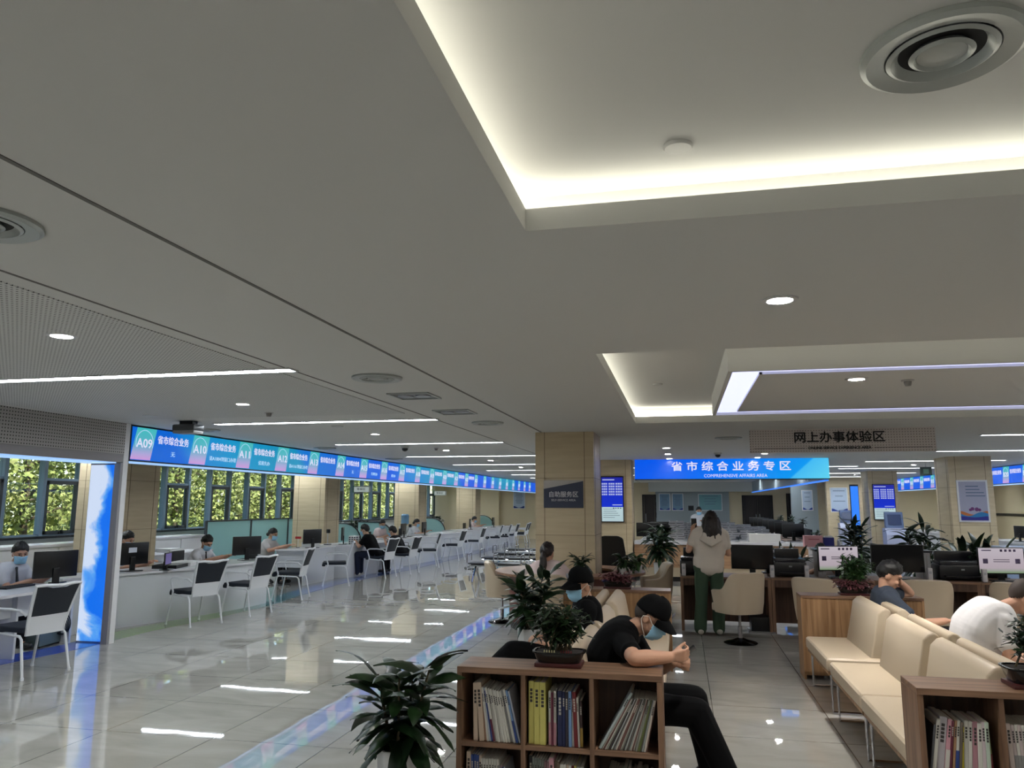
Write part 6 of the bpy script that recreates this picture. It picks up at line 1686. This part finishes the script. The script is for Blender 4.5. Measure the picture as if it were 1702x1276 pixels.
# clerks and visitors along the counters
def seated(label, x, y, face, hz, shirt, pants=dark_p, lean=.1, mask=True, hair='short', sleeve=.55, vox=.013, yaw=0, hm=None, dn=.25, desk=.76, reach=.42, shoes=None):
    """a figure sitting on a seat, facing direction `face` in degrees; hz: height of the middle of the head"""
    c, s = math.cos(R(face)), math.sin(R(face)); F = V((c, s, 0)); L = V((-s, c, 0)); B = V((x, y, 0))
    P_ = B + V((0, 0, .50)); C_ = B + F * lean * .9 + V((0, 0, hz - .155)); H_ = B + F * (lean + .05) + V((0, 0, hz))
    q = R(face + yaw); ff = V((math.cos(q), math.sin(q), -dn))
    S_ = [C_ + L * .185 - V((0, 0, .045)), C_ - L * .185 - V((0, 0, .045))]
    E_ = [S_[0] + F * .12 + L * .04 - V((0, 0, .24)), S_[1] + F * .12 - L * .04 - V((0, 0, .24))]
    for e in E_: e.z = max(e.z, desk - .06)
    W_ = [B + F * (lean + reach) + L * .10 + V((0, 0, desk + .045)), B + F * (lean + reach) - L * .10 + V((0, 0, desk + .045))]
    K_ = [B + F * .43 + L * .12 + V((0, 0, .51)), B + F * .43 - L * .12 + V((0, 0, .51))]
    A_ = [B + F * .40 + L * .12 + V((0, 0, .085)), B + F * .43 - L * .13 + V((0, 0, .085))]
    return person(label, P_, C_, H_, ff, S_, E_, W_, K_, A_, F, shirt, sleeve, pants, shoes, hair, hm, mask, False, vox, mask is False)
tie = mat('dark tie', (0.08, 0.09, 0.11), 0.6)
def necktie(o, p, d):
    p = V(p); MB().cone(p, p + V(d) * .04, .016, .012, 8).cone(p + V(d) * .04, p + V(d) * .30, .012, .024, 8).build('tie', tie, o)
def staff_chair(x, y, rz, lab): return copy_tree(oc0, (x, y, 0), R(rz), lab, 'clerks office chairs')
oc0 = thing('office_chair', 'x', 'chair')
MB().box(-.22, .2, -.22, .22, .40, .455, .02, 2).build('seat', m_black, oc0); MB().box(-.27, -.24, -.2, .2, .5, .88, .012, 2).build('backrest', m_black, oc0)
MB().tube([(-.1, 0, .4), (-.26, 0, .42), (-.275, 0, .6)], .018, 7).build('back_bar', m_black, oc0); MB().cyl((0, 0, 0), .025, .09, .4, 12).build('gas_column', m_chrome, oc0)
b = MB()
for k in range(5): b.tube([(0, 0, .1), (.25 * math.cos(k * 1.2566), .25 * math.sin(k * 1.2566), .06)], .016, 6).ball((.25 * math.cos(k * 1.2566), .25 * math.sin(k * 1.2566), .03), .03, 8)
b.build('star_base', m_black, oc0)
o, hd = seated('clerk in white shirt and dark tie with blue mask sitting beside the blue sky pillar', -8.06, 7.9, 8, 1.09, white_sh, lean=.2, yaw=-38, vox=.010, reach=.36, dn=.2)
necktie(o, V((-7.77, 7.86, .925)), (.25, -.1, -.95))
oc0.location = (-8.08, 7.9, 0); oc0.rotation_euler = (0, 0, R(8)); oc0['label'] = 'black office chair under the masked clerk beside the sky pillar'; oc0['group'] = 'clerks office chairs'
seated('clerk whose dark hair shows above the stickered monitor', -8.5, 10.42, 0, 1.13, white_sh, lean=.12)
staff_chair(-8.52, 10.42, 0, 'black office chair hidden behind the stickered monitor')
o, hd = seated('clerk in white shirt and tie with pale mask looking down at the tall dark monitor', -8.25, 11.95, 0, 1.02, white_sh, lean=.22, yaw=-20, vox=.010, dn=.5); necktie(o, V((-7.97, 11.92, .86)), (.2, -.1, -.95))
staff_chair(-8.3, 11.95, 0, 'black office chair under the clerk looking down')
seated('clerk with hair in a bun and pale blouse typing at the short white desk', -8.78, 15.25, 0, 1.03, mat('pale blouse', (0.76, 0.74, 0.73), 0.8), lean=.12, hair='bun', vox=.010)
staff_chair(-8.82, 15.25, 0, 'black office chair under the clerk with the bun')
seated('man in black T-shirt and jeans leaning on the rounded counter from a visitor chair', -7.02, 17.2, 182, 1.07, m_gblk, jean_p, lean=.26, vox=.010, reach=.22, shoes=shoe_w, mask=True)
seated('visitor in dark clothes with black round hair behind the man in black', -6.78, 18.25, 178, 1.0, dark_p, dark_p, lean=.22, reach=.2)
seated('clerk with bare arms facing us past the black monitors', -8.62, 21.2, -20, 1.09, pink_t, lean=.1, yaw=-30); staff_chair(-8.65, 21.2, -20, 'black office chair under the bare-armed clerk')
seated('clerk in white with dark hair at the long counter beyond the beige pillar', -8.72, 24.1, 0, 1.06, white_sh, lean=.2, hair='bun'); staff_chair(-8.75, 24.1, 0, 'black office chair under the clerk at the long counter')
seated('clerk with dark hair far down the counters near the notice', -8.7, 31.6, 0, 1.02, pink_t, lean=.1); staff_chair(-8.73, 31.6, 0, 'black office chair under the clerk near the notice')
seated('clerk whose dark hair peeks over the first lit monitor', 2.02, 12.55, -90, .98, white_sh, lean=.05, desk=.72, reach=.3); staff_chair(2.02, 12.57, -90, 'black office chair behind the first lit monitor')
seated('visitor with dark hair at the far-side counter behind the leafy floor plant', 7.8, 24.6, -8, 1.10, dark_p, lean=.1, reach=.3)
seated('clerk in white at the far-side counter near the poster pillar edge', 9.35, 29.3, 185, 1.14, white_sh, lean=.1); staff_chair(9.37, 29.3, 185, 'black office chair under the far-side clerk in white')
person('woman clerk in white blouse and mask standing far behind among the bundle stacks', (.5, 24.0, .86), (.5, 24.0, 1.34), (.5, 23.98, 1.48), (.1, -1, -.1), [(.68, 24.0, 1.30), (.32, 24.0, 1.30)], [(.72, 23.98, 1.06), (.28, 23.98, 1.06)], [(.60, 23.78, 1.18), (.27, 23.9, .84)], [(.59, 24, .46), (.41, 24, .46)], [(.59, 24, .085), (.41, 24, .085)], (0, -1, 0), white_sh, .6, dark_p, m_shoe, 'bun', m_hair, True, False, .014)
t = thing('handbag', 'small dark bag lying on the visitor chair behind the man in black', 'bag', (-6.74, 18.42, .485)); MB().box(-.1, .1, -.06, .06, 0, .16, .03, 3).build('bag_body', m_black, t); MB().tube([(-.07, 0, .15), (-.05, 0, .24), (.05, 0, .24), (.07, 0, .15)], .008, 6).build('strap', m_black, t)
# ================================================================ trees outside the windows
MB().box(-60, -12.3, -20, 90, -.15, -.03).build('ground', mat('lawn ground', (0.32, 0.38, 0.20), 0.9), kind='structure', smooth=False)
m_tl = mat('sunlit tree leaf', (0.42, 0.50, 0.20), 0.6, 0, 0.2)
g = NT(m_tl); g.l(g.ramp(g.noise(g.pos(), 1.4, 3), [(0.3, (0.42, 0.48, 0.26)), (0.55, (0.57, 0.60, 0.36)), (0.75, (0.72, 0.71, 0.48))]), g.b.inputs['Base Color'])
g.b.inputs['Subsurface Weight'].default_value = 0.0
m_bark = mat('tree bark', (0.30, 0.26, 0.20), 0.9)
def make_tree(seed, h, r):
    t = thing('tree', 'x', 'tree'); rr = random.Random(seed)
    MB().tube([(0, 0, -.05), (.05, .03, h * .3), (0, .05, h * .7), (.05, 0, h * .92)], [.12, .10, .07, .03], 8).build('trunk', m_bark, t)
    b = MB()
    for k in range(7):
        a = rr.uniform(0, 2 * PI); z = h * rr.uniform(.12, .7)
        b.tube([(0, 0, z), (math.cos(a) * r * .4, math.sin(a) * r * .4, z + .3), (math.cos(a) * r * .8, math.sin(a) * r * .8, z + .5)], [.04, .03, .012], 5)
    b.build('branch', m_bark, t)
    pts, fs = [], []
    for k in range(5200):
        u, w = rr.uniform(-1, 1), rr.uniform(0, 2 * PI); q = rr.random() ** .35
        z = h * .5 + u * h * .5 * (q if q > .6 else 1); rad = r * math.sqrt(max(0.05, 1 - (u * .9) ** 4)) * q * (1 + .25 * math.sin(5 * w + 7 * u))
        p = V((math.cos(w) * rad, math.sin(w) * rad, max(.05, z)))
        d = V((rr.gauss(0, 1), rr.gauss(0, 1), rr.gauss(-.3, .7))).normalized(); s = d.orthogonal().normalized()
        s = (Matrix.Rotation(rr.uniform(0, 6.28), 3, d) @ s); L = rr.uniform(.09, .19); wd = L * .36
        i = len(pts); pts += [p, p + d * L * .5 + s * wd, p + d * L, p + d * L * .5 - s * wd]; fs.append((i, i + 1, i + 2, i + 3))
    MB().raw(pts, fs).build('foliage', m_tl, t, smooth=False)
    return t
ta, tbb = make_tree(1, 4.6, 1.9), make_tree(2, 5.4, 2.2)
TR = [(-16.6, 10.6), (-17.0, 13.8), (-16.5, 16.8), (-17.2, 19.8), (-16.6, 22.9), (-17.2, 26.0), (-16.8, 29.4), (-17.3, 33.0), (-16.9, 36.8), (-17.6, 41.0), (-17.2, 45.4), (-20.6, 12.0), (-21, 17), (-20.7, 22), (-21.2, 27.2), (-20.8, 32.5), (-21.4, 38), (-21, 44), (-21.6, 50)]
used = set()
for i, (x, y) in enumerate(TR):
    src = (ta, tbb)[i % 2]
    lab = 'sunlit green tree right outside the window row, %s along it' % NTH[i] if i < 11 else 'sunlit green tree of the second row outside the windows, %s along it' % NTH[i - 11]
    lab = lab.replace('right outside', 'just outside')
    if src not in used: used.add(src); o = src; o.location = (x, y, 0); o['label'] = lab; o['group'] = 'trees outside the windows'
    else: o = copy_tree(src, (x, y, 0), i * 1.3, lab)
bpy.context.view_layer.update()
